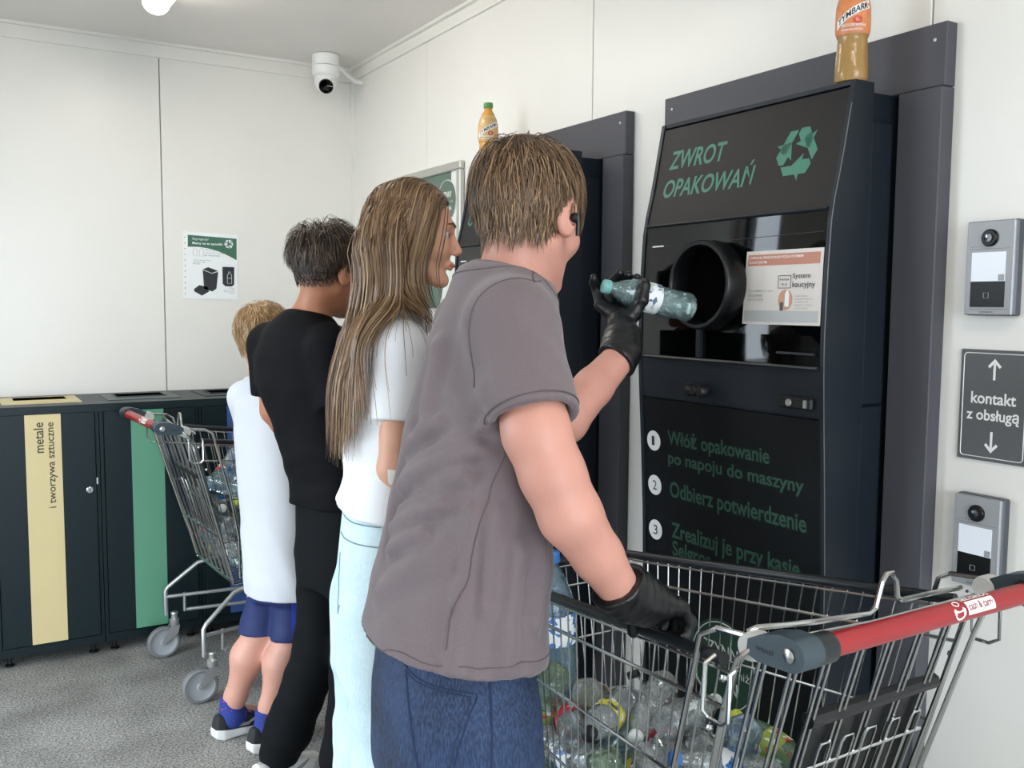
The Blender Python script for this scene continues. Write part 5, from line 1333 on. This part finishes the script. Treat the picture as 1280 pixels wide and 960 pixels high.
# =================================================================== 2. girl with long hair
def girl():
    base = (.78, 1.83, 0); TF = frame(-12); l = -TF[:, 0]; f = TF[:, 1]
    hc, HF, s = (.860, 1.838, 1.564), frame(-31, 4, 0), .92
    nb = np.array((.825,1.848,1.405)); C = np.array((.808,1.848,1.335))
    shR, shL = C-l*.143, C+l*.143
    elR, wrR = np.array((.752,1.702,.996)), np.array((.955,1.690,1.055)); elL, wrL = np.array((.84,2.035,1.07)), np.array((1.03,1.96,1.11))
    hipR, hipL = np.array((.775,1.825,.83))-l*.08, np.array((.775,1.825,.83))+l*.08
    kR, kL = np.array((.775,1.735,.45)), np.array((.80,1.90,.45)); aR, aL = np.array((.750,1.735,.08)), np.array((.78,1.91,.08))
    def body(P):
        d = head_sdf(P, hc, HF, s, True)
        d = smin(d, rc(P, np.asarray(hc)+HF@np.array((0,-.018,-.05)), nb, .042, .046), .025)
        d = smin(d, rc(P, nb, (.805,1.845,1.25), .05, .075), .04); d = smin(d, rc(P, (.805,1.845,1.25), (.785,1.83,.9), .075, .075), .04)
        for sh, el, wr, tz in ((shR,elR,wrR,1),(shL,elL,wrL,-1)):
            d = smin(d, rc(P, nb, sh, .04, .036), .03); d = smin(d, arm_sdf(P, sh, el, wr, (.041,.035,.036,.024)), .03)
            d = smin(d, hand_sdf(P, wr, nrm(wr-el)+np.array((.2,0,-.1)), (0,0,-1), l*tz, .86, (28,35,25)), .012)
        for a, b, c in ((hipR,kR,aR),(hipL,kL,aL)): d = smin(d, chain(P, (a,b,c), (.07,.045,.036), .02), .03)
        return d
    t = person_root(body, (.62,1.62,.02), (1.16,2.1,1.71), .0045, SK2, base, 'girl with long light brown hair in a white t-shirt')
    secs = [(.88,.784,1.820,.160,.108),(.99,.786,1.818,.156,.106),(1.05,.792,1.818,.146,.092),(1.18,.800,1.832,.148,.090),(1.28,.806,1.845,.150,.090),(1.34,.808,1.848,.12,.078),(1.40,.815,1.848,.09,.06)]
    cn = np.array((.830,1.848,1.425)); cu = nrm(np.array((.22,-.04,.97)))
    def shirt(P):
        d, ll, ff = loft(P, secs, TF, 2.2); d = smax(d, P[:,2]-1.42, .03); z = P[:,2]
        for sh in (shR, shL): d = smin(d, rc(P, nb+np.array((-.01,0,-.006)), sh+np.array((0,0,-.01)), .052, .048), .035)
        d = smin(d, sleeve_sdf(P, shR+np.array((0,0,-.006)), elR, .42, .053, .057), .03); d = smin(d, sleeve_sdf(P, shL+np.array((0,0,-.006)), elL, .50, .053, .057), .03)
        d = d+np.clip((1.2-z)/.12, 0, 1)*folds(P, (.5,.2,.85), 75, .004, 11, 1.4, 10)+.0022*wob(P, 40, 4)*np.clip((1.36-z)/.1, 0, 1)+np.clip((1.0-z)/.1, 0, 1)*folds(P, (.8,-.6,.1), 60, .0035, 9, 1.2, 8)
        d = smax(d, .994+.10*(P[:,1]-1.82)-z, .004)
        near = np.linalg.norm(P-A(*cn), axis=1) < .1
        return np.where(near, smax(d, (P-A(*cn))@cu.astype(np.float32), .005), d)
    tee = mk('tshirt', shirt, (.60,1.6,.86), (.96,2.1,1.48), .0055, mat('white_cotton', rgb(238,239,242), .85, bump=.1, bscale=500), t, base)
    C_w2 = mat('white_seam', rgb(196,198,204), .85)
    seam('sleeve_seam', shirt, [(.80,1.72,1.40),(.755,1.745,1.37),(.735,1.76,1.31),(.735,1.76,1.26)], .0011, C_w2, tee, base, 20)
    secj = [(.60,.782,1.820,.150,.108),(.72,.788,1.818,.158,.108),(.84,.788,1.818,.154,.103),(.93,.788,1.818,.142,.094),(1.03,.790,1.818,.132,.084)]
    def jean(P):
        d, ll, ff = loft(P, secj, TF, 2.4); d = smax(smax(d, P[:,2]-1.03, .01), .62-P[:,2], .03)
        for a, b, c in ((hipR,kR,aR),(hipL,kL,aL)): d = smin(d, chain(P, (a-np.array((0,0,.06)),b,c), (.094,.092,.096), .03), .03)
        d = smax(d, .028-P[:,2], .004)
        return d+folds(P, (.2,.2,.95), 60, .003, 12, 1.5, 9)*np.clip((.78-P[:,2])/.2, .1, 1)+folds(P, (.86,-.5,.1), 45, .003, 15, 1.2, 6)*np.clip((.7-P[:,2])/.2, 0, 1)
    j = mk('jeans', jean, (.58,1.60,.02), (.98,2.04,1.05), .0058, C_pale, t, base)
    seam('waistband_stitch', jean, [(.66,1.88,.984),(.665,1.83,.978),(.69,1.77,.974),(.74,1.72,.972)], .0016, C_stitch2, j, base); seam('waistband_stitch', jean, [(.66,1.87,.940),(.665,1.82,.936),(.70,1.76,.933),(.745,1.715,.931)], .0016, C_stitch2, j, base)
    seam('pocket_stitch', jean, [(.655,1.85,.90),(.645,1.84,.86),(.645,1.835,.80),(.66,1.80,.78),(.665,1.79,.80)], .0014, C_stitch2, j, base)
    seam('outseam', jean, [(.76,1.68,.90),(.77,1.66,.7),(.77,1.63,.45),(.75,1.64,.1)], .0016, C_stitch2, j, base)
    for a in (aR, aL): sole_shoe(t, base, a+f*.15+np.array((0,0,-.08)), a-f*.08+np.array((0,0,-.08)), S_white, S_white, S_grey, .92)
    q = project(body, [(.742+.02*a, 1.660, 1.075+.045*b) for a, b in ((0,0),(1,0),(1,1),(0,1))], .001)
    pc = L3(shR, elR, .78)
    pl = MB(); ax = nrm(shR-elR); e1 = np.array((.0,-1.,0.)); e1 = nrm(e1-ax*np.dot(e1, ax)); e2 = np.cross(ax, e1); n = 8
    vs_ = []
    for i in range(n+1):
        a = -.8+1.6*i/n
        for o_ in (-.012, -.003, .005, .014, .022): vs_.append(project(body, [pc+ax*o_+.04*(math.cos(a)*e1+math.sin(a)*e2)], .0022)[0]-np.asarray(base))
    pl.add(vs_, [(5*i+j_, 5*i+j_+1, 5*i+j_+6, 5*i+j_+5) for i in range(n) for j_ in range(4)]).build('plaster', mat('plaster_white', rgb(236,232,228), .6), t, True)
    # long hair combed down over head, neck, shoulders and back
    rg = np.random.default_rng(8); k = 26; n = 5200
    HFf = HF.astype(np.float32); hcf = A(*hc)
    cap = lambda P: skull(((P-hcf)@HFf)/s)*s
    def coll(P):
        d = cap(P); d = smin(d, rc(P, nb, (.805,1.845,1.25), .058, .09), .03)
        for sh in (shR, shL): d = smin(d, rc(P, nb, sh, .056, .056), .03)
        dl, _, _ = loft(P, secs, TF, 2.2); dl = smax(dl, P[:,2]-1.38, .03); return smin(d, dl, .03)
    d = rg.normal(size=(n*3, 3)); d /= np.linalg.norm(d, axis=1)[:, None]; d = d.astype(np.float32); c = A(0,-.01,.035)
    lo = np.zeros(len(d), np.float32); hi = np.full(len(d), .16, np.float32)
    for _ in range(20):
        m_ = (lo+hi)/2; ins = skull(c+d*m_[:, None]) < 0; lo = np.where(ins, m_, lo); hi = np.where(ins, hi, m_)
    p = c+d*lo[:, None]
    def hl(q): return q[:,2]-np.interp(q[:,1], [-.11,-.05,-.01,.03,.06,.085,.11], [-.06,-.05,.0,.02,.045,.085,.10]).astype(np.float32)
    p = p[hl(p) > 0][:n]; n = len(p); side_ = np.sign(p[:,0]+.004)
    front = np.clip((p[:,1]+.015)/.06, 0, 1)
    Pw = hcf+(p*s)@HFf.T; g = grad(cap, Pw)
    up = np.array((0,0,1.)); rH = HF[:, 0]; fH = HF[:, 1]
    jit = rg.normal(size=(n, 3)).astype(np.float32)*.03; cl = rg.integers(0, 90, n); jit += (rg.normal(size=(90, 3))*.05)[cl].astype(np.float32)
    dirn = (side_[:, None]*rH*.8-fH*(.25+.75*front)[:, None]+jit).astype(np.float32)
    lf = rg.uniform(.001, .008, n).astype(np.float32)
    Ltot = np.where(side_ > 0, .33-.03*front, .40)*rg.uniform(.85, 1.1, n)
    Ltot = np.where((side_ > 0) & (front <= .45), .46*rg.uniform(.88, 1.08, n), Ltot).astype(np.float32)
    pts = [Pw.copy()]; sd = []; cur = None; p = Pw
    for i in range(k-1):
        g = grad(coll, p, .003)
        tt = dirn*max(0, 1-i/5.)-up*(.35+.9*min(1, i/4.))+jit*.6
        # locks: back hair gathers behind, front hair is drawn forward over the near shoulder
        band = (np.clip((1.51-p[:,2])/.05, 0, 1)*np.clip((p[:,2]-1.37)/.04, 0, 1))[:, None]
        tt = tt+band*((front > .45)[:, None]*fH*.30-(front <= .45)[:, None]*fH*.17)-(np.clip((p[:,2]-1.50)/.03, 0, 1)*front)[:, None]*fH*.30
        dd = coll(p); fall = (dd < .03)[:, None]
        tt = np.where(fall, tt-g*np.minimum(0, np.sum(tt*g, axis=1))[:, None], tt)
        tt = tt/(np.linalg.norm(tt, axis=1)[:, None]+1e-6); cur = tt if cur is None else cur*.5+tt*.5; cur = cur/(np.linalg.norm(cur, axis=1)[:, None]+1e-6)
        p = (p+cur*(Ltot/(k-1))[:, None]).astype(np.float32); dd = coll(p); tgt = .003+lf*min(1, (i+1)/3.); p = p+g*np.maximum(tgt-dd, 0)[:, None]
        dd = coll(p); far_ = np.clip(dd-.030-lf, 0, .05)*(p[:,2] < 1.52); p = p-grad(coll, p, .003)*(far_*.2)[:, None]
        dc = cap(p); pull = np.where((dc > tgt+.004) & (dc < .03) & (p[:,2] > 1.50), (tgt+.004-dc)*.4, 0); p = p+grad(cap, p)*pull[:, None]
        p = p.astype(np.float32); pts.append(p.copy()); x = np.cross(cur, g); sd.append(x/(np.linalg.norm(x, axis=1)[:, None]+1e-6))
    PT = np.stack(pts, 1); SD = np.stack([sd[0]]+sd, 1); SD = SD+rg.normal(size=(n,1,3))*.3; SD /= np.linalg.norm(SD, axis=2)[:,:,None]
    V2, F2 = ribbons(PT, SD, .0024, .35)
    sh_ = surface_nets(lambda q: smax(skull(q)-.006*np.clip(hl(q)*40+.25, .1, 1), -hl(q), .006), (-.1,-.13,-.09), (.1,.12,.16), .0042)
    HM = hair_mat('hair_honey_brown', rgb(74,54,38), rgb(128,98,70), rgb(178,146,108), .38)
    hair_object('long_hair', t, base, (np.asarray(hc)+(sh_[0]*s)@HF.T, sh_[1]), (V2, F2), n, k, rg, HM, .25)
    face_bits(t, base, hc, HF, s, mat('brow_honey', rgb(104,78,56), .7), LIP)
    return t
girl()

# =================================================================== 3. dark-haired boy in black
def dark_boy():
    base = (.83, 2.42, 0); TF = frame(12); l = -TF[:, 0]; f = TF[:, 1]
    hc, HF, s = (.874, 2.402, 1.500), frame(23, 10, 0), .95
    nb = np.array((.828,2.42,1.365)); C = np.array((.802,2.425,1.31))
    shR, shL = C-l*.158, C+l*.158
    elL, wrL = np.array((.788,2.585,1.045)), np.array((1.00,2.62,1.06)); elR, wrR = np.array((.87,2.225,1.05)), np.array((1.07,2.25,1.10))
    hp = np.array((.892,2.350,.80)); hipR, hipL = hp-l*.08, hp+l*.08
    kL, aL = np.array((.862,2.455,.46)), np.array((.790,2.618,.095)); kR, aR = np.array((.915,2.310,.45)), np.array((.885,2.350,.095))
    def body(P):
        d = head_sdf(P, hc, HF, s)
        d = smin(d, rc(P, np.asarray(hc)+HF@np.array((0,-.02,-.05)), nb, .046, .05), .025)
        d = smin(d, rc(P, nb, (.825,2.41,1.2), .05, .06), .03); d = smin(d, chain(P, ((.825,2.41,1.2),(.87,2.365,.98),hp), (.06,.055,.06), .02), .03)
        for sh, el, wr, tz in ((shR,elR,wrR,1),(shL,elL,wrL,-1)):
            d = smin(d, rc(P, nb, sh, .04, .04), .03); d = smin(d, arm_sdf(P, sh, el, wr, (.044,.038,.04,.027)), .03)
            d = smin(d, hand_sdf(P, wr, nrm(wr-el), (0,0,-1), l*tz, .92, (28,35,25)), .012)
        for a, b, c in ((hipR,kR,aR),(hipL,kL,aL)): d = smin(d, chain(P, (a,b,c), (.07,.045,.036), .02), .03)
        return d
    t = person_root(body, (.68,2.16,.03), (1.22,2.76,1.66), .0045, SK3, base, 'dark-haired boy in a black t-shirt and black joggers')
    secs = [(.84,.876,2.360,.150,.104),(.95,.870,2.364,.145,.100),(1.08,.844,2.385,.155,.102),(1.2,.812,2.412,.168,.106),(1.28,.804,2.424,.160,.098),(1.34,.81,2.425,.12,.08),(1.38,.82,2.42,.09,.065)]
    cn = np.array((.832,2.42,1.392)); cu = nrm(np.array((.25,.08,.96)))
    def shirt(P):
        d, ll, ff = loft(P, secs, TF, 2.3); d = smax(d, P[:,2]-1.38, .03); z = P[:,2]
        for sh in (shR, shL): d = smin(d, rc(P, nb+np.array((-.012,0,-.008)), sh+np.array((0,0,-.01)), .056, .054), .035)
        d = smin(d, sleeve_sdf(P, shR+np.array((0,0,-.006)), elR, .54, .060, .063), .03); d = smin(d, sleeve_sdf(P, shL+np.array((0,0,-.006)), elL, .54, .060, .063), .03)
        d = d+np.clip((1.15-z)/.12, 0, 1)*folds(P, (.4,.3,.9), 70, .0045, 17, 1.4, 9)+.0025*wob(P, 36, 2)*np.clip((1.3-z)/.1, 0, 1)
        d = smax(d, .885-z, .004); near = np.linalg.norm(P-A(*cn), axis=1) < .1
        return np.where(near, smax(d, (P-A(*cn))@cu.astype(np.float32), .005), d)
    mk('tshirt', shirt, (.62,2.12,.84), (1.04,2.74,1.45), .006, C_black, t, base)
    secj = [(.60,.892,2.350,.13,.095),(.74,.890,2.350,.142,.108),(.84,.886,2.354,.138,.100),(.93,.878,2.360,.130,.090)]
    def jog(P):
        d, ll, ff = loft(P, secj, TF, 2.4); d = smax(smax(d, P[:,2]-.94, .01), .66-P[:,2], .03)
        for a, b, c in ((hipR,kR,aR),(hipL,kL,aL)): d = smin(d, chain(P, (a-np.array((0,0,.06)),b,L3(b,c,.75),c), (.080,.070,.066,.060), .03), .03)
        d = smax(d, .066-P[:,2], .004)
        return d+folds(P, (.25,.15,.95), 58, .0050, 22, 1.6, 10)*np.clip((.82-P[:,2])/.15, .1, 1)
    mk('joggers', jog, (.66,2.18,.04), (1.06,2.78,.97), .0058, C_jogger, t, base)
    for a, fd in ((aR, f), (aL, nrm(f+np.array((0,.15,0))))): sole_shoe(t, base, a+fd*.17+np.array((0,0,-.095)), a-fd*.095+np.array((0,0,-.095)), S_white, S_white, S_grey, 1.05)
    def hl(q): return q[:,2]-np.interp(q[:,1], [-.11,-.06,-.03,-.012,.004,.02,.04,.06,.085,.11], [-.050,-.046,-.03,.0,.036,.030,-.004,.030,.066,.085]).astype(np.float32)
    HM = hair_mat('hair_dark_brown', rgb(26,20,17), rgb(56,43,35), rgb(120,95,75))
    short_hair('hair', t, base, hc, HF, s, hl, (.0,-.05,.12), lambda p: np.interp(p[:,2], [-.05,.0,.05,.09], [.010,.016,.045,.075]).astype(np.float32), lambda p: np.interp(p[:,2], [-.06,.0,.05,.10], [.001,.003,.018,.030]).astype(np.float32), 5200, .0019, HM, 33, fringe=.8, shell_off=.009, swirl=.8)
    face_bits(t, base, hc, HF, s, mat('brow_dark', rgb(36,28,24), .7), LIP2)
    return t
dark_boy()

# =================================================================== 4. small blond boy
def small_boy():
    base = (.85, 2.95, 0); TF = frame(22); l = -TF[:, 0]; f = TF[:, 1]
    hc, HF, s = (.872, 2.982, 1.292), frame(36, 6, 0), .93
    nb = np.array((.872,2.975,1.165)); C = np.array((.878,2.966,1.115))
    shR, shL = C-l*.125, C+l*.125
    elL, wrL = np.array((.885,3.105,.90)), np.array((1.06,3.08,.93)); elR, wrR = np.array((.955,2.83,.90)), np.array((1.12,2.86,.95))
    hp = np.array((.890,2.895,.62)); hipR, hipL = hp-l*.055, hp+l*.055
    kL, aL = np.array((.832,2.940,.36)), np.array((.752,3.010,.095)); kR, aR = np.array((.905,2.848,.36)), np.array((.825,2.860,.095))
    def body(P):
        d = head_sdf(P, hc, HF, s)
        d = smin(d, rc(P, np.asarray(hc)+HF@np.array((0,-.02,-.05)), nb, .042, .045), .025)
        d = smin(d, rc(P, nb, (.865,2.96,1.0), .045, .07), .04); d = smin(d, rc(P, (.865,2.96,1.0), hp, .07, .07), .04)
        for sh, el, wr, tz in ((shR,elR,wrR,1),(shL,elL,wrL,-1)):
            d = smin(d, rc(P, nb, sh, .035, .035), .03); d = smin(d, arm_sdf(P, sh, el, wr, (.037,.031,.033,.023)), .03)
            d = smin(d, hand_sdf(P, wr, nrm(wr-el), (0,0,-1), l*tz, .80, (28,35,25)), .012)
        for a, b, c in ((hipR,kR,aR),(hipL,kL,aL)):
            m_ = L3(b, c, .32)-f*.012; d = smin(d, chain(P, (a,b,m_,L3(b,c,.85),c), (.068,.048,.052,.032,.032), .03), .03)
            d = smin(d, rc(P, c-np.array((0,0,.02)), c+f*.09-np.array((0,0,.05)), .03, .022), .02)
        return d
    t = person_root(body, (.68,2.74,.02), (1.26,3.2,1.44), .0045, SK4, base, 'smallest boy with blond hair, white t-shirt and navy shorts')
    secs = [(.44,.900,2.885,.138,.118),(.55,.897,2.895,.136,.112),(.70,.890,2.911,.132,.102),(.85,.884,2.931,.134,.100),(1.0,.880,2.951,.136,.096),(1.09,.878,2.964,.128,.088),(1.15,.876,2.970,.09,.065),(1.18,.874,2.973,.075,.055)]
    cn = np.array((.874,2.973,1.180)); cu = nrm(np.array((.15,.1,.98)))
    def shirt(P):
        d, ll, ff = loft(P, secs, TF, 2.3); d = smax(d, P[:,2]-1.18, .03); z = P[:,2]
        for sh in (shR, shL): d = smin(d, rc(P, nb+np.array((-.008,0,-.008)), sh+np.array((0,0,-.008)), .046, .046), .03)
        d = smin(d, sleeve_sdf(P, shR+np.array((0,0,-.006)), elR, .62, .052, .058), .03); d = smin(d, sleeve_sdf(P, shL+np.array((0,0,-.006)), elL, .62, .052, .058), .03)
        d = d+np.clip((1.05-z)/.15, 0, 1)*folds(P, (.7,-.4,.35), 44, .009, 27, 1.1, 6)+np.clip((.9-z)/.2, 0, 1)*folds(P, (.3,.2,.9), 50, .003, 29, 1.4, 9)
        d = smax(d, .492-z, .004); near = np.linalg.norm(P-A(*cn), axis=1) < .09
        return np.where(near, smax(d, (P-A(*cn))@cu.astype(np.float32), .005), d)
    mk('tshirt', shirt, (.68,2.70,.46), (1.06,3.22,1.24), .006, C_whitej, t, base)
    secj = [(.40,.886,2.890,.116,.090),(.50,.892,2.892,.110,.088),(.62,.892,2.898,.098,.078),(.70,.890,2.902,.09,.07)]
    def sho(P):
        d, ll, ff = loft(P, secj, TF, 2.4); d = smax(smax(d, P[:,2]-.71, .01), .47-P[:,2], .02)
        for a, b in ((hipR,kR),(hipL,kL)): d = smin(d, rc(P, a-np.array((0,0,.05)), L3(a, b, 1.05), .052, .070), .015)
        d = smax(d, .358-P[:,2], .003)
        return d+folds(P, (.3,.6,.7), 55, .0035, 31, 1.3, 9)
    sh_ = mk('shorts', sho, (.68,2.72,.33), (1.06,3.1,.73), .0052, C_navy, t, base)
    # lighter side panel on the near side
    pv = MB(); rows = []
    for i in range(9):
        z = .352+.15*i/8; rows.append([project(sho, [np.array((.905+.03*u, 2.79, z))], .0018, 8)[0]-np.asarray(base) for u in (-.6,-.2,.2,.6)])
    pv.add([v for r_ in rows for v in r_], [(4*i+j, 4*i+j+1, 4*i+j+5, 4*i+j+4) for i in range(8) for j in range(3)]).build('side_panel', C_royal, sh_, True)
    for a, tz in ((aL, .17), (aR, .12)):
        def sk(P): 
            d = smin(rc(P, a+np.array((0,0,.025)), a-np.array((0,0,.035)), .0375, .039), rc(P, a-np.array((0,0,.03)), a+f*.06-np.array((0,0,.05)), .036, .03), .02)
            return smax(d, P[:,2]-(a[2]+.034), .003)
        mk('sock', sk, a-.07, a+.1, .004, C_sock, t, base)
        fd = nrm(f+np.array((0,-tz,0))); sole_shoe(t, base, a+fd*.145+np.array((0,0,-.095)), a-fd*.065+np.array((0,0,-.095)), S_black, S_white, S_grey, .98)
    def hl(q): return q[:,2]-np.interp(q[:,1], [-.11,-.06,-.03,-.012,.004,.02,.04,.06,.085,.11], [-.056,-.05,-.035,.0,.036,.030,.004,.030,.066,.085]).astype(np.float32)
    HM = hair_mat('hair_blond', rgb(120,90,58), rgb(176,140,96), rgb(214,184,138))
    short_hair('hair', t, base, hc, HF, s, hl, (.0,-.052,.12), lambda p: np.interp(p[:,2], [-.05,.0,.05,.09], [.014,.020,.036,.042]).astype(np.float32), lambda p: np.interp(p[:,2], [-.06,.0,.05,.10], [.002,.005,.014,.018]).astype(np.float32), 4200, .0019, HM, 44, fringe=.3, spiky=.42, shell_off=.009, swirl=.5)
    face_bits(t, base, hc, HF, s, mat('brow_blond', rgb(150,118,84), .7), LIP)
    return t
small_boy()
